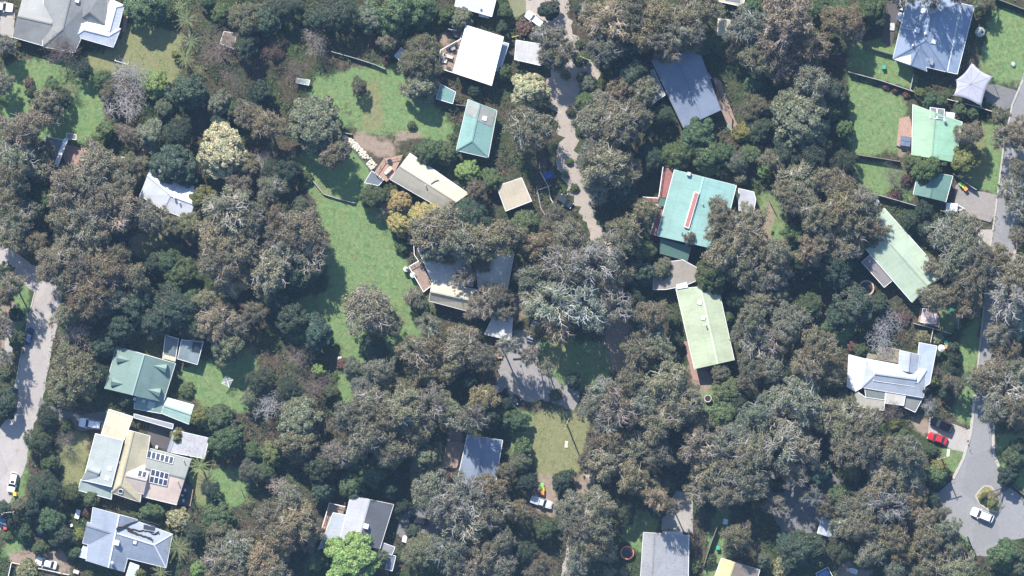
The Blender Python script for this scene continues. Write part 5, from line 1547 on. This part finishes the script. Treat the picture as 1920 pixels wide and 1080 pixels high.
def fern_variant(seed, n=20, droop=1.0, wid=.42):
    rs = np.random.default_rng(seed); V = []; F = []
    for k in range(n):
        a = k * 6.283 / n + rs.normal() * .12; L = R0 * rs.uniform(.8, 1.05); d = np.array([math.cos(a), math.sin(a), 0]); s = np.array([-d[1], d[0], 0])
        m = 14; prev = None; up = rs.uniform(.5, 1.3)
        for j in range(m):
            u = (j + .5) / m; c = d * L * u + np.array([0, 0, H0 * .5 + up * math.sin(u * 2.6) * 1.6 - droop * 2.2 * u * u])
            w = wid * L * .5 * math.sin(min(1, u * 1.15 + .12) * 3.0) ** .7 if u < .93 else .08 * L
            for sg in (-1, 1):
                i = len(V); e = c + s * sg * w + d * L * .09 - np.array([0, 0, .25 * w])
                V += [c - d * L * .022, c + d * L * .022, e]; F.append((i, i + 1, i + 2))
    fm = pymesh('fronds', V, F, [LEAF], None, False, recalc=False)
    b = MB(); b.tube([(0, 0, 0), (.1, .05, H0 * .25), (0, 0, H0 * .5)], [.25, .2, .22], 8)
    tm = pymesh('fern_trunk', b.v, b.f, [BARK], None, True, recalc=False)
    return tm, fm

def shrub_variant(seed):
    rs = np.random.default_rng(seed); C = []; Nn = []
    for i in range(16):
        a = i * 2.4; u = math.sqrt((i + .5) / 16); c = np.array([R0 * .72 * u * math.cos(a), R0 * .72 * u * math.sin(a), H0 * (.62 - .34 * u * u) + rs.normal() * .5])
        rc = rs.uniform(.9, 1.5); m = 150; d, p = ball(rs, m, .4); p[:, 2] *= 1.6
        C.append(c + p * rc); Nn.append(d + rs.normal(size=(m, 3)) * .6)
    C = np.concatenate(C); Nn = np.concatenate(Nn); C[:, 2] = np.maximum(C[:, 2], .3)
    cm = quads_mesh('shrub_foliage', C, Nn, rs.uniform(.3, .55, len(C)), .65, LEAF, rs)
    b = MB()
    for k in range(5):
        a = k * 1.256; b.tube([(0, 0, 0), (math.cos(a) * .8, math.sin(a) * .8, H0 * .3), (math.cos(a) * 1.8, math.sin(a) * 1.8, H0 * .55)], [.2, .14, .08], 5, cap=False)
    return pymesh('stems', b.v, b.f, [BARK], None, True, recalc=False), cm

VAR = {'gum': [tree_variant(100 + i, 'gum') for i in range(14)], 'sparse': [tree_variant(140 + i, 'sparse') for i in range(7)],
       'broad': [tree_variant(200 + i, 'broad') for i in range(6)], 'puff': [tree_variant(240 + i, 'puff') for i in range(4)],
       'wispy': [tree_variant(280 + i, 'wispy') for i in range(4)], 'bare': [bare_variant(300 + i) for i in range(5)],
       'fern': [fern_variant(400 + i, 13 + i, 1.0, .2) for i in range(3)], 'shrub': [shrub_variant(500 + i) for i in range(4)]}

PALE = (0.31, 0.285, 0.26); DARKB = (0.10, 0.085, 0.07)
# code: (variants, object name, look, kind word, category, colour, bark, height factor, base height, parts)
SP = {
 'E': (('gum',), 'gum_tree', 'olive-brown', 'gum tree', 'gum tree', (0.248, 0.230, 0.162), PALE, 2.1, 2.5),
 'e': (('sparse',), 'gum_tree', 'thin pale-limbed', 'gum tree', 'gum tree', (0.265, 0.244, 0.182), (0.36, 0.335, 0.31), 2.1, 2.5),
 'B': (('gum',), 'gum_tree', 'reddish-brown', 'gum tree', 'gum tree', (0.235, 0.2, 0.148), PALE, 2.0, 2.5),
 'G': (('broad',), 'broadleaf_tree', 'mid-green', 'tree', 'tree', (0.108, 0.15, 0.072), DARKB, 1.5, 1.2),
 'D': (('broad', 'wispy'), 'broadleaf_tree', 'dark green', 'tree', 'tree', (0.072, 0.1, 0.068), DARKB, 1.7, 1.5),
 'S': (('wispy', 'broad'), 'broadleaf_tree', 'grey-green', 'tree', 'tree', (0.19, 0.198, 0.132), DARKB, 1.7, 1.6),
 'Y': (('puff',), 'flowering_tree', 'cream-flowering', 'tree', 'tree', (0.47, 0.455, 0.29), DARKB, 1.5, 1.2),
 'O': (('puff',), 'flowering_tree', 'golden-flowering', 'tree', 'tree', (0.42, 0.335, 0.15), DARKB, 1.4, 1.2),
 'L': (('puff', 'broad'), 'broadleaf_tree', 'bright lime-green', 'tree', 'tree', (0.25, 0.335, 0.12), DARKB, 1.4, 1.2),
 'M': (('broad',), 'broadleaf_tree', 'yellow-green', 'tree', 'tree', (0.20, 0.21, 0.075), DARKB, 1.5, 1.2),
 'W': (('bare',), 'bare_tree', 'pale bare-limbed', 'tree', 'tree', (0, 0, 0), (0.42, 0.39, 0.38), 1.4, 2.2),
 'K': (('bare',), 'bare_tree', 'brown bare-limbed', 'tree', 'tree', (0, 0, 0), (0.17, 0.135, 0.12), 1.4, 2.2),
 'F': (('fern',), 'tree_fern', 'feathery green', 'tree fern', 'tree fern', (0.3, 0.33, 0.15), DARKB, 1.3, 2.6),
 'H': (('shrub',), 'shrub', 'low green', 'shrub', 'shrub', (0.085, 0.115, 0.05), DARKB, .9, .5),
 'R': (('shrub',), 'shrub', 'low reddish-brown', 'shrub', 'shrub', (0.15, 0.085, 0.07), DARKB, .9, .5),
 'P': (('shrub',), 'shrub', 'pale olive', 'shrub', 'shrub', (0.24, 0.23, 0.13), DARKB, .9, .5)}

# trees per quarter-tile of the survey picture: code x,y,radius in tile units (1 tile unit = 1/4 picture pixel)
TREES = {
(0,0): 'G1100,40,155 F1350,45,75 F1395,145,115 F1425,305,95 F1390,435,105 M1320,410,38 F1485,520,65 G1660,95,85 S1850,140,150 D1850,340,120 K1640,330,190 W1010,560,170 W960,720,190 L1150,620,105 D1400,680,155 S1235,810,75 F1330,880,60 G760,600,75 S830,690,90 S1645,770,95 G1745,825,85 K430,400,170 D620,520,80 R220,620,45 D230,690,45 G390,650,70 D455,730,85 E330,770,115 E385,865,95 B180,960,170 G810,970,80 S1120,1010,110 D1310,1000,120 B40,340,80 E20,620,85 B960,1010,75 B1850,860,100 K540,650,70 G1560,20,70 D1480,680,70 D60,440,50 K1760,640,130 D1640,920,80',
(1,0): 'D50,150,130 D230,40,120 W450,330,160 K270,540,100 G1040,70,210 G1220,70,140 S880,130,115 G1430,110,80 S1540,140,90 S1230,440,165 S1230,640,125 B1000,300,80 R880,300,50 R975,450,45 S770,650,70 S440,930,190 G1320,370,70 E90,930,120 D30,700,110 D1850,210,60 G1860,540,60 D620,90,150 D450,150,110 K150,380,110 G1870,90,60 R530,120,60 H1170,940,40 D1640,690,60',
(2,0): 'R90,205,80 D280,75,75 E285,280,110 E335,400,115 e600,120,125 e720,170,165 E900,80,140 E1080,120,155 e1280,180,170 E1430,60,120 E1010,255,145 E700,330,150 D850,350,130 E1150,390,100 G1420,310,110 G1550,340,60 B1800,200,150 E1850,420,150 B1700,330,90 D900,560,130 E1000,680,105 B800,680,105 E700,790,110 G570,760,90 E640,920,150 E820,920,155 E950,880,120 S580,640,70 Y130,670,148 B130,965,185 G1400,1000,140 M1740,990,90 S1830,800,115 G1830,620,75 D1870,960,110 G1020,300,60 G510,440,60 D520,60,60 G1790,50,75 D1130,860,80 H500,330,35 H530,580,45 H440,840,40 H520,980,45 P400,560,40 K1650,400,70 E1330,310,90 D880,740,100 e1090,300,100,16 e1230,250,105,17 e1385,250,85,16 e1200,395,75,15',
(3,0): 'B130,150,215 B260,340,175 B100,450,160 E330,600,160 B560,150,130 B640,240,105 G400,60,85 G750,80,130 G560,60,80 S250,880,215 G420,800,140 G570,960,80 D480,700,130 M1145,700,50 G1225,750,60 G1290,770,50 G1440,820,60 G1540,850,50 B1510,1000,95 G1620,90,60 H1600,235,35 E1740,870,65 E1860,1000,120 D460,350,90 R890,640,35 R960,665,35 R1040,700,35 H1330,715,45 D830,170,70 H1610,40,70 E1640,20,70 R520,450,60 e1000,-70,120,16 e1230,-95,130,17 e1420,-70,100,15',
(0,1): 'E140,90,145 E60,40,110 E330,55,75 E110,240,145 E300,170,120 E75,400,130 D210,300,100 B500,330,150 E700,150,150 E680,300,145 B780,430,165 E550,460,165 G350,400,120 E900,330,130 e850,520,150 e620,600,150 E450,580,120 E150,560,130 E60,680,110 E700,660,155 E500,800,130 E700,800,140 E880,830,110 E400,880,140 B600,930,150 E800,960,140 E480,1020,120 E1000,1000,120 B250,720,90 G290,520,85 G730,90,80 D1290,150,160 D1400,240,100 Y1660,60,225 M1520,430,120 S1430,620,110 E1100,550,130 E1250,590,105 D850,660,130 G1250,880,125 G1350,980,145 D1150,910,90 e1700,500,165 E1850,560,150 E1620,700,150 E1780,760,175 E1650,900,150 E1820,930,120 E1750,1030,120 F1020,260,65 F1080,110,60 B1800,330,90 S1850,180,110 D40,950,70 E980,150,80 D1290,680,80',
(1,1): 'W60,150,110 D200,190,120 E110,330,100 H380,255,55 S330,500,90 E150,560,110 B300,640,160 B130,670,150 B450,720,125 E200,790,160 e400,850,120 E100,950,170 D300,960,150 O1080,440,110 O1080,590,110 O1250,560,125 G880,400,115 K920,500,85 G1300,60,110 G1420,70,90 D1250,110,60 L1590,200,80 G1770,270,80 G1620,270,60 B1650,340,70 D1600,560,150 E1400,640,170 E1520,720,165 E1330,780,110 E1750,720,150 E1880,680,130 E1450,830,85 E1690,900,65 E590,70,120 H1000,340,50 D60,550,110 H340,320,40 G1560,480,90 e1560,1000,90 H1090,770,70 R560,140,40',
(2,1): 'E700,150,165 E600,60,120 E850,210,130 D800,350,140 G1250,80,130 D1050,100,110 G1480,100,140 G1600,70,90 S1690,130,90 L1900,200,65 G1800,70,80 S1720,260,50 G100,620,130 E420,690,130 E310,560,85 E200,760,130 e400,920,200 e745,765,140 E860,660,150 e620,900,180 E150,1000,120 E750,1000,130 D950,960,130 G960,800,120 S1120,940,90 E1560,570,140 E1700,680,160 E1620,780,150 E1800,600,130 E1850,800,120 e1530,440,60 E1330,700,60 G1530,960,165 E1750,930,150 E1850,1030,130 D1350,60,80 F1580,215,40 H1290,1020,35 E640,300,110 E1000,500,90 H430,130,35 H470,330,40 P400,230,30',
(3,1): 'E230,280,140 E380,260,110 E550,330,120 E150,360,100 E180,440,110 E350,520,150 E560,500,145 E700,430,115 E650,600,150 E800,640,95 E430,680,130 E330,790,120 B600,760,130 G200,680,110 G260,880,110 E80,820,120 E60,980,120 D500,920,150 D330,80,150 D150,60,130 K930,260,130 R1040,270,60 G1080,130,75 G1200,180,125 M1480,110,110 D1170,500,90 D1060,570,90 D1190,620,80 E1350,680,140 E1500,620,125 E1450,800,165 e1215,900,65 E1600,900,150 E1430,945,130 E1700,850,120 E1560,1010,140 E1850,980,150 e1830,330,95 e1870,480,100 E1880,180,80 D560,140,120 R950,390,60 S760,720,80 E1900,700,90 E30,120,80',
(0,2): 'E650,60,150 E850,70,130 D1000,120,150 D1300,150,175 G1420,50,90 E1550,90,85 E1620,250,135 E1780,280,90 S1700,440,140 D900,300,150 W560,370,165 S530,660,200 D120,200,65 G130,390,60 D25,870,105 H40,640,55 H1400,760,60 G1650,980,130 M1500,970,85 S1870,830,80 D350,980,100 G500,1040,60 D1150,250,140 D1480,300,110 E480,200,90 D780,420,110 D760,640,80 E30,60,80 E1900,180,100 D960,830,70 e90,-40,90,13 e10,300,80,13 e30,520,65,12',
(1,2): 'D130,60,140 D260,230,150 D450,330,120 K330,480,110 E840,170,205 E1000,260,110 e1300,290,100 e1200,480,140 E1330,470,115 E1550,450,150 E1700,520,110 E1450,570,120 E1250,610,120 S740,600,90 E930,620,120 E980,720,100 E800,740,90 E1120,780,100 E1100,900,170 E850,880,130 e1300,880,150 E960,980,150 E700,960,130 E1170,1010,140 E1400,900,110 e1480,960,110 E1700,830,110 K430,720,150 G560,780,80 L470,620,55 W120,900,150 S330,990,165 D1750,960,120 D1600,700,90 G1880,980,80 D30,700,110 D1880,870,60 E1180,70,70 S1230,130,70 e1700,120,110 E1820,60,90 E1870,180,70 e1790,150,70 R640,560,50 e1890,430,85,14 D250,760,100 D880,440,110',  # leading dark trees: partly trees, partly put in for shaded ground
(2,2): 'e330,120,175 e550,130,175 e750,150,145 e350,270,135 E1050,200,130 e1060,310,90 E950,480,145 E1100,430,110 G1210,250,60 G1220,380,60 G1220,520,50 D460,700,60 e700,790,130 E900,720,130 E1150,720,155 e800,900,160 E600,880,120 E1020,880,140 E1250,900,140 e720,1000,120 E1100,1010,150 E1400,1030,90 G1620,780,120 S1560,640,80 E1800,250,135 e1850,420,130 E1850,100,100 E1800,600,120 E1750,700,80 G1600,950,130 E1850,950,120 G1700,1040,90 G1620,230,50 E1350,820,90 D1720,880,100 D1700,80,90 e150,80,90 H330,800,50 G40,1000,90 D900,60,100 E1700,360,70 E180,330,60 e130,500,75,13 e260,600,70,12',
(3,2): 'S80,60,100 E150,260,130 e60,400,120 G300,150,130 G430,300,65 E400,450,155 E300,600,140 E480,650,110 D150,640,110 E250,840,165 E80,850,120 e120,970,150 S580,860,90 E560,980,140 E420,960,120 E750,1010,115 D650,130,150 W900,290,175 G700,470,60 R640,430,60 E1250,80,115 E1380,60,100 E1500,140,105 D1390,450,55 D1395,530,60 D1380,620,60 B1350,700,55 D1340,790,50 M1230,700,50 P1280,380,45 W1230,880,75 P1160,370,60 K900,930,100 M960,1030,60 e1800,100,150 e1850,250,120 E1750,330,120 E1800,480,130 E1850,620,130 E1700,620,120 e1780,780,150 E1650,720,95 E1560,700,80 E1850,900,130 E1700,900,110 E1430,730,60 H1300,510,30 K1270,600,60 D1180,770,50 H1000,500,50 D520,220,90 E30,600,110 D830,130,110 R1020,230,55 H790,480,45',
(0,3): 'K500,50,100 D280,60,105 G370,230,70 D340,430,140 G540,460,80 G680,505,70 G370,650,120 D250,570,100 S150,560,75 G300,870,60 M570,790,70 H1000,620,40 G1100,600,70 G1165,600,60 P1340,650,120 G1630,640,110 S1640,740,100 F1500,250,105 F1330,870,120 F1200,1050,85 M1040,1060,50 S1880,290,90 G1700,60,150 F1800,430,75 F1850,525,65 H1530,830,50 E1750,900,150 E1650,1000,130 B1850,830,90 E1850,1040,120 L1490,1030,70 M1330,30,60 D20,580,65 P200,1040,95 G180,750,60 H60,780,45 D470,780,90 D1450,760,70 R640,600,40 D100,680,60 G1900,150,90 G560,900,60 D1580,440,80',
(1,3): 'M110,170,85 S330,90,165 G60,300,85 W160,430,110 D480,260,150 G720,200,110 E800,60,160 B600,170,110 E1000,150,130 B1150,80,120 G880,300,120 S1270,190,110 P1230,300,85 E250,520,110 E100,640,130 E300,680,150 E180,800,150 E400,760,110 E80,950,150 E150,1040,120 D300,900,110 L700,960,215 G720,410,105 E1300,440,130 e1450,560,150 e1600,500,150 E1750,430,130 e1550,660,150 E1700,640,120 e1800,560,120 E1870,300,70 S1250,900,130 E1450,920,130 E1600,870,110 E1700,950,130 e1550,1030,120 E1830,1000,120 E1850,820,90 S930,940,80 D1020,430,90 D1100,560,70 D500,440,100 D1180,750,60 G430,960,90 H1070,930,50 R1450,330,40 e1640,-110,100,15 e1560,-60,80,14',
(2,3): 'G80,120,90 S60,220,80 D390,370,92 B620,130,100 E740,60,130 E720,230,150 E900,120,130 E900,340,130 S1040,420,130 S1160,390,80 B560,230,80 E450,580,125 E650,560,130 E500,720,130 E650,720,125 E560,880,125 E700,880,90 E480,1000,120 G260,740,90 D80,900,110 E200,1030,90 E60,600,80 e1400,120,140 E1550,100,150 E1700,60,140 E1500,280,140 e1650,260,150 E1780,380,130 E1800,180,140 E1450,430,110 E1600,480,120 E1700,780,110 S1880,960,70 M1840,530,50 D1100,560,100 D1230,200,110 D1250,60,90 P730,1045,55 P840,1050,40 D850,620,80 D1450,580,70 H1480,960,60 E1100,180,110 D120,380,70 H1360,1000,60 S1650,880,70 e1090,510,100,15 e1210,560,70,14',
(3,3): 'e100,100,170 E260,110,155 E600,120,140 E750,130,130 M620,270,100 E950,130,110 E1030,170,145 E1040,290,130 E870,360,120 G1000,40,65 G1230,140,50 G1260,330,90 M1290,260,60 E850,480,130 E1000,410,120 E740,540,110 E650,600,115 E580,710,105 E700,700,130 e900,560,130 E1100,490,100 E950,790,130 E1150,650,110 E1200,800,120 E1350,730,100 E1050,900,130 E1250,950,130 G530,480,90 D250,880,140 D150,850,100 P100,1010,100 D560,880,110 E800,880,120 E1400,880,80 G1780,930,145 E1430,1030,120 E1160,1050,100 E950,1050,100 D1800,330,75 G1860,200,100 D380,330,110 M1620,480,30 M1680,540,35 H1600,510,25 D1230,510,70 D720,960,90 E1310,610,60 D1880,120,80 e840,300,90 D80,400,70 e200,330,110 e60,560,90 e330,480,80 E430,560,70 S1870,1020,80'}

XS = [min(p[0] for p in k) for k in KEEPOUT]; XE = [max(p[0] for p in k) for k in KEEPOUT]
YS = [min(p[1] for p in k) for k in KEEPOUT]; YE = [max(p[1] for p in k) for k in KEEPOUT]
def blocked(x, y, pad=.3):
    for k, a, b, c, d in zip(KEEPOUT, XS, XE, YS, YE):
        if a - pad < x < b + pad and c - pad < y < d + pad:
            if inpoly(np.array([x]), np.array([y]), k)[0]: return True
    return False
def free_base(x, y):
    if not blocked(x, y): return x, y
    for rr in np.arange(.6, 9, .6):
        for a in np.arange(0, 6.28, .4):
            X, Y = x + rr * math.cos(a), y + rr * math.sin(a)
            if not blocked(X, Y): return X, Y
    return x, y

specs = []
for (c, r), s in TREES.items():
    t = tile(c, r)
    for tok in s.split():
        x, y, rad, *hh = (float(v) for v in tok[1:].split(','))
        px, py = t(x, y)
        specs.append([tok[0], px, py, rad / 4, hh[0] if hh else None])

# ---- labels: look + size + place against the nearest landmark, ranked by distance
DIRS = ['right of', 'above right of', 'above', 'above left of', 'left of', 'below left of', 'below', 'below right of']
def sector(lx, ly, px, py): return int(((math.degrees(math.atan2(ly - py, px - lx)) + 22.5) % 360) // 45)
ORD = ['nearest', 'second nearest', 'third nearest', 'fourth nearest', 'fifth nearest', 'sixth nearest', 'seventh nearest', 'eighth nearest', 'ninth nearest', 'tenth nearest']
def sizeword(code, r):
    if code in 'HRPFC': return 'small' if r < 12 else 'large' if r > 20 else 'medium'
    return 'small' if r < 22 else 'large' if r > 34 else 'medium'
keys = [(sizeword(s[0], s[3]), SP[s[0]][2], SP[s[0]][3]) for s in specs]
labels = []; used = set()
for i, s in enumerate(specs):
    best = None
    cand = sorted(LAND, key=lambda l: math.hypot(l[1] - s[1], l[2] - s[2]))[:6]
    for nm, lx, ly in cand:
        sec = sector(lx, ly, s[1], s[2]); d0 = math.hypot(lx - s[1], ly - s[2])
        rank = sum(1 for j, o in enumerate(specs) if keys[j] == keys[i] and j != i and sector(lx, ly, o[1], o[2]) == sec and math.hypot(lx - o[1], ly - o[2]) < d0)
        lab = f'{keys[i][0]} {keys[i][1]} {keys[i][2]}, {ORD[min(rank, 9)]} {DIRS[sec]} the {nm}'
        if lab in used: continue
        score = rank * 40 + d0
        if best is None or score < best[0]: best = (score, lab)
    labels.append(best[1]); used.add(best[1])

GROUPS = {'gum_tree': 'gum trees over the gardens', 'broadleaf_tree': 'broadleaf garden trees', 'flowering_tree': 'trees in flower', 'bare_tree': 'leafless trees', 'tree_fern': 'tree ferns', 'shrub': 'garden shrubs'}
rt = random.Random(11)
for (code, px, py, rad, hh), lab in zip(specs, labels):
    vs_, name, look, kw, cat, colr, bark, hf, hb = SP[code]
    Rm = rad * S * (1.1 if code in 'EeB' else 1.05); Hm = hf * Rm + hb
    if code in 'EeB': Hm = Hm * rt.uniform(.9, 1.3)
    if hh: Hm = hh
    if code in 'WK': Hm = min(Hm, 9)
    zc = Hm * .8
    top = W(px, py, zc)
    bx, by = free_base(top.x, top.y)
    dx, dy = top.x - bx, top.y - by
    root = empty(name, (bx, by, 0), lab, cat, GROUPS[name])
    v = rt.choice(VAR[rt.choice(vs_)])
    sx = Rm / R0 * rt.uniform(.9, 1.1); sy = sx * rt.uniform(.82, 1.15); sz = Hm / H0
    tilt = Vector((dx, dy, zc)) if (dx or dy) else Vector((rt.gauss(0, .35), rt.gauss(0, .35), zc))
    q = Vector((0, 0, 1)).rotation_difference(tilt.normalized())
    spin = rt.random() * 6.283
    tn, cn = ('trunk', 'branches') if code in 'WK' else ('trunk', 'fronds') if code == 'F' else ('stem', 'foliage') if code in 'HRP' else ('trunk', 'crown')
    f = rt.uniform(.78, 1.2); hue = rt.gauss(0, .06); gr = 1 + max(-.04, rt.gauss(0, .04))
    if code in 'YOL': f = rt.uniform(.94, 1.06); hue = rt.gauss(0, .015)
    for nm, me, col in ((tn, v[0], bark), (cn, v[1], bark if code in 'WK' else colr)):
        o = new_obj(nm, me, root)
        o.rotation_mode = 'QUATERNION'
        qs = Matrix.Rotation(spin, 3, 'Z').to_quaternion()
        if me is v[0] and (dx or dy) and code not in 'WK':
            o.scale = (sx, sy, sz * tilt.length / zc); o.rotation_quaternion = q @ qs
        else:
            o.scale = (sx, sy, sz); o.rotation_quaternion = qs; o.location = (dx, dy, 0)
        o.color = (min(1, col[0] * f * (1 + hue)), min(1, col[1] * f * gr), min(1, col[2] * f * (1 - hue)), 1)

# ---- low ground cover and grass, too many to count
def stuff(name, pts, per, spread, hgt, size, asp, color, label, cat, seed, up=.6):
    rs = np.random.default_rng(seed); n = len(pts)
    base = np.repeat(pts, per, 0); m = len(base)
    off = rs.normal(size=(m, 2)) * spread
    C = np.zeros((m, 3)); C[:, :2] = base + off; C[:, 2] = rs.random(m) * hgt + .04
    Nn = rs.normal(size=(m, 3)) * .8; Nn[:, 2] += up
    me = quads_mesh(name, C, Nn, rs.uniform(*size, size=m), asp, LEAF, rs)
    o = new_obj(name, me); o.color = (*color, 1)
    return tag(o, label, cat, kind='stuff')
def mask_at(X, Y, nm):
    ix = np.clip(((X - (-125)) / .5).astype(int) + 4, 0, len(GX) - 1); iy = np.clip(((Y - (-80)) / .5).astype(int) + 4, 0, len(GY) - 1)
    return GM[nm][iy, ix]
rs = np.random.default_rng(5)
XX = rs.uniform(-106, 106, 30000); YY = rs.uniform(-61, 61, 30000)
ok = np.ones(len(XX), bool)
for k in KEEPOUT: ok &= ~inpoly(XX, YY, k)
lawn = np.maximum.reduce([mask_at(XX, YY, 'lawn'), mask_at(XX, YY, 'dry'), mask_at(XX, YY, 'dirt')])
wild = ok & (lawn < .25)
pw = np.stack([XX, YY], 1)[wild]
third = len(pw) // 3
stuff('ground_cover', pw[:third], 9, .45, .7, (.12, .26), .6, (0.1, 0.135, 0.075), 'low green ground cover plants filling the shade between trees', 'ground cover', 21)
stuff('leaf_litter', pw[third:2 * third], 6, .5, .25, (.1, .22), .5, (0.21, 0.165, 0.12), 'dry leaf litter and twigs under the gum trees', 'leaf litter', 22)
stuff('undergrowth', pw[2 * third:2 * third + 2600], 16, .42, 1.1, (.14, .28), .5, (0.075, 0.105, 0.06), 'dark green undergrowth bushes merging between the trees', 'undergrowth', 23)
gl = ok & (np.maximum(mask_at(XX, YY, 'lawn'), mask_at(XX, YY, 'dry')) > .55)
pg = np.stack([XX, YY], 1)[gl]
stuff('grass', pg, 6, .35, .1, (.05, .13), .5, (0.16, 0.225, 0.09), 'short grass tufts across the lawns', 'grass', 24, 1.0)
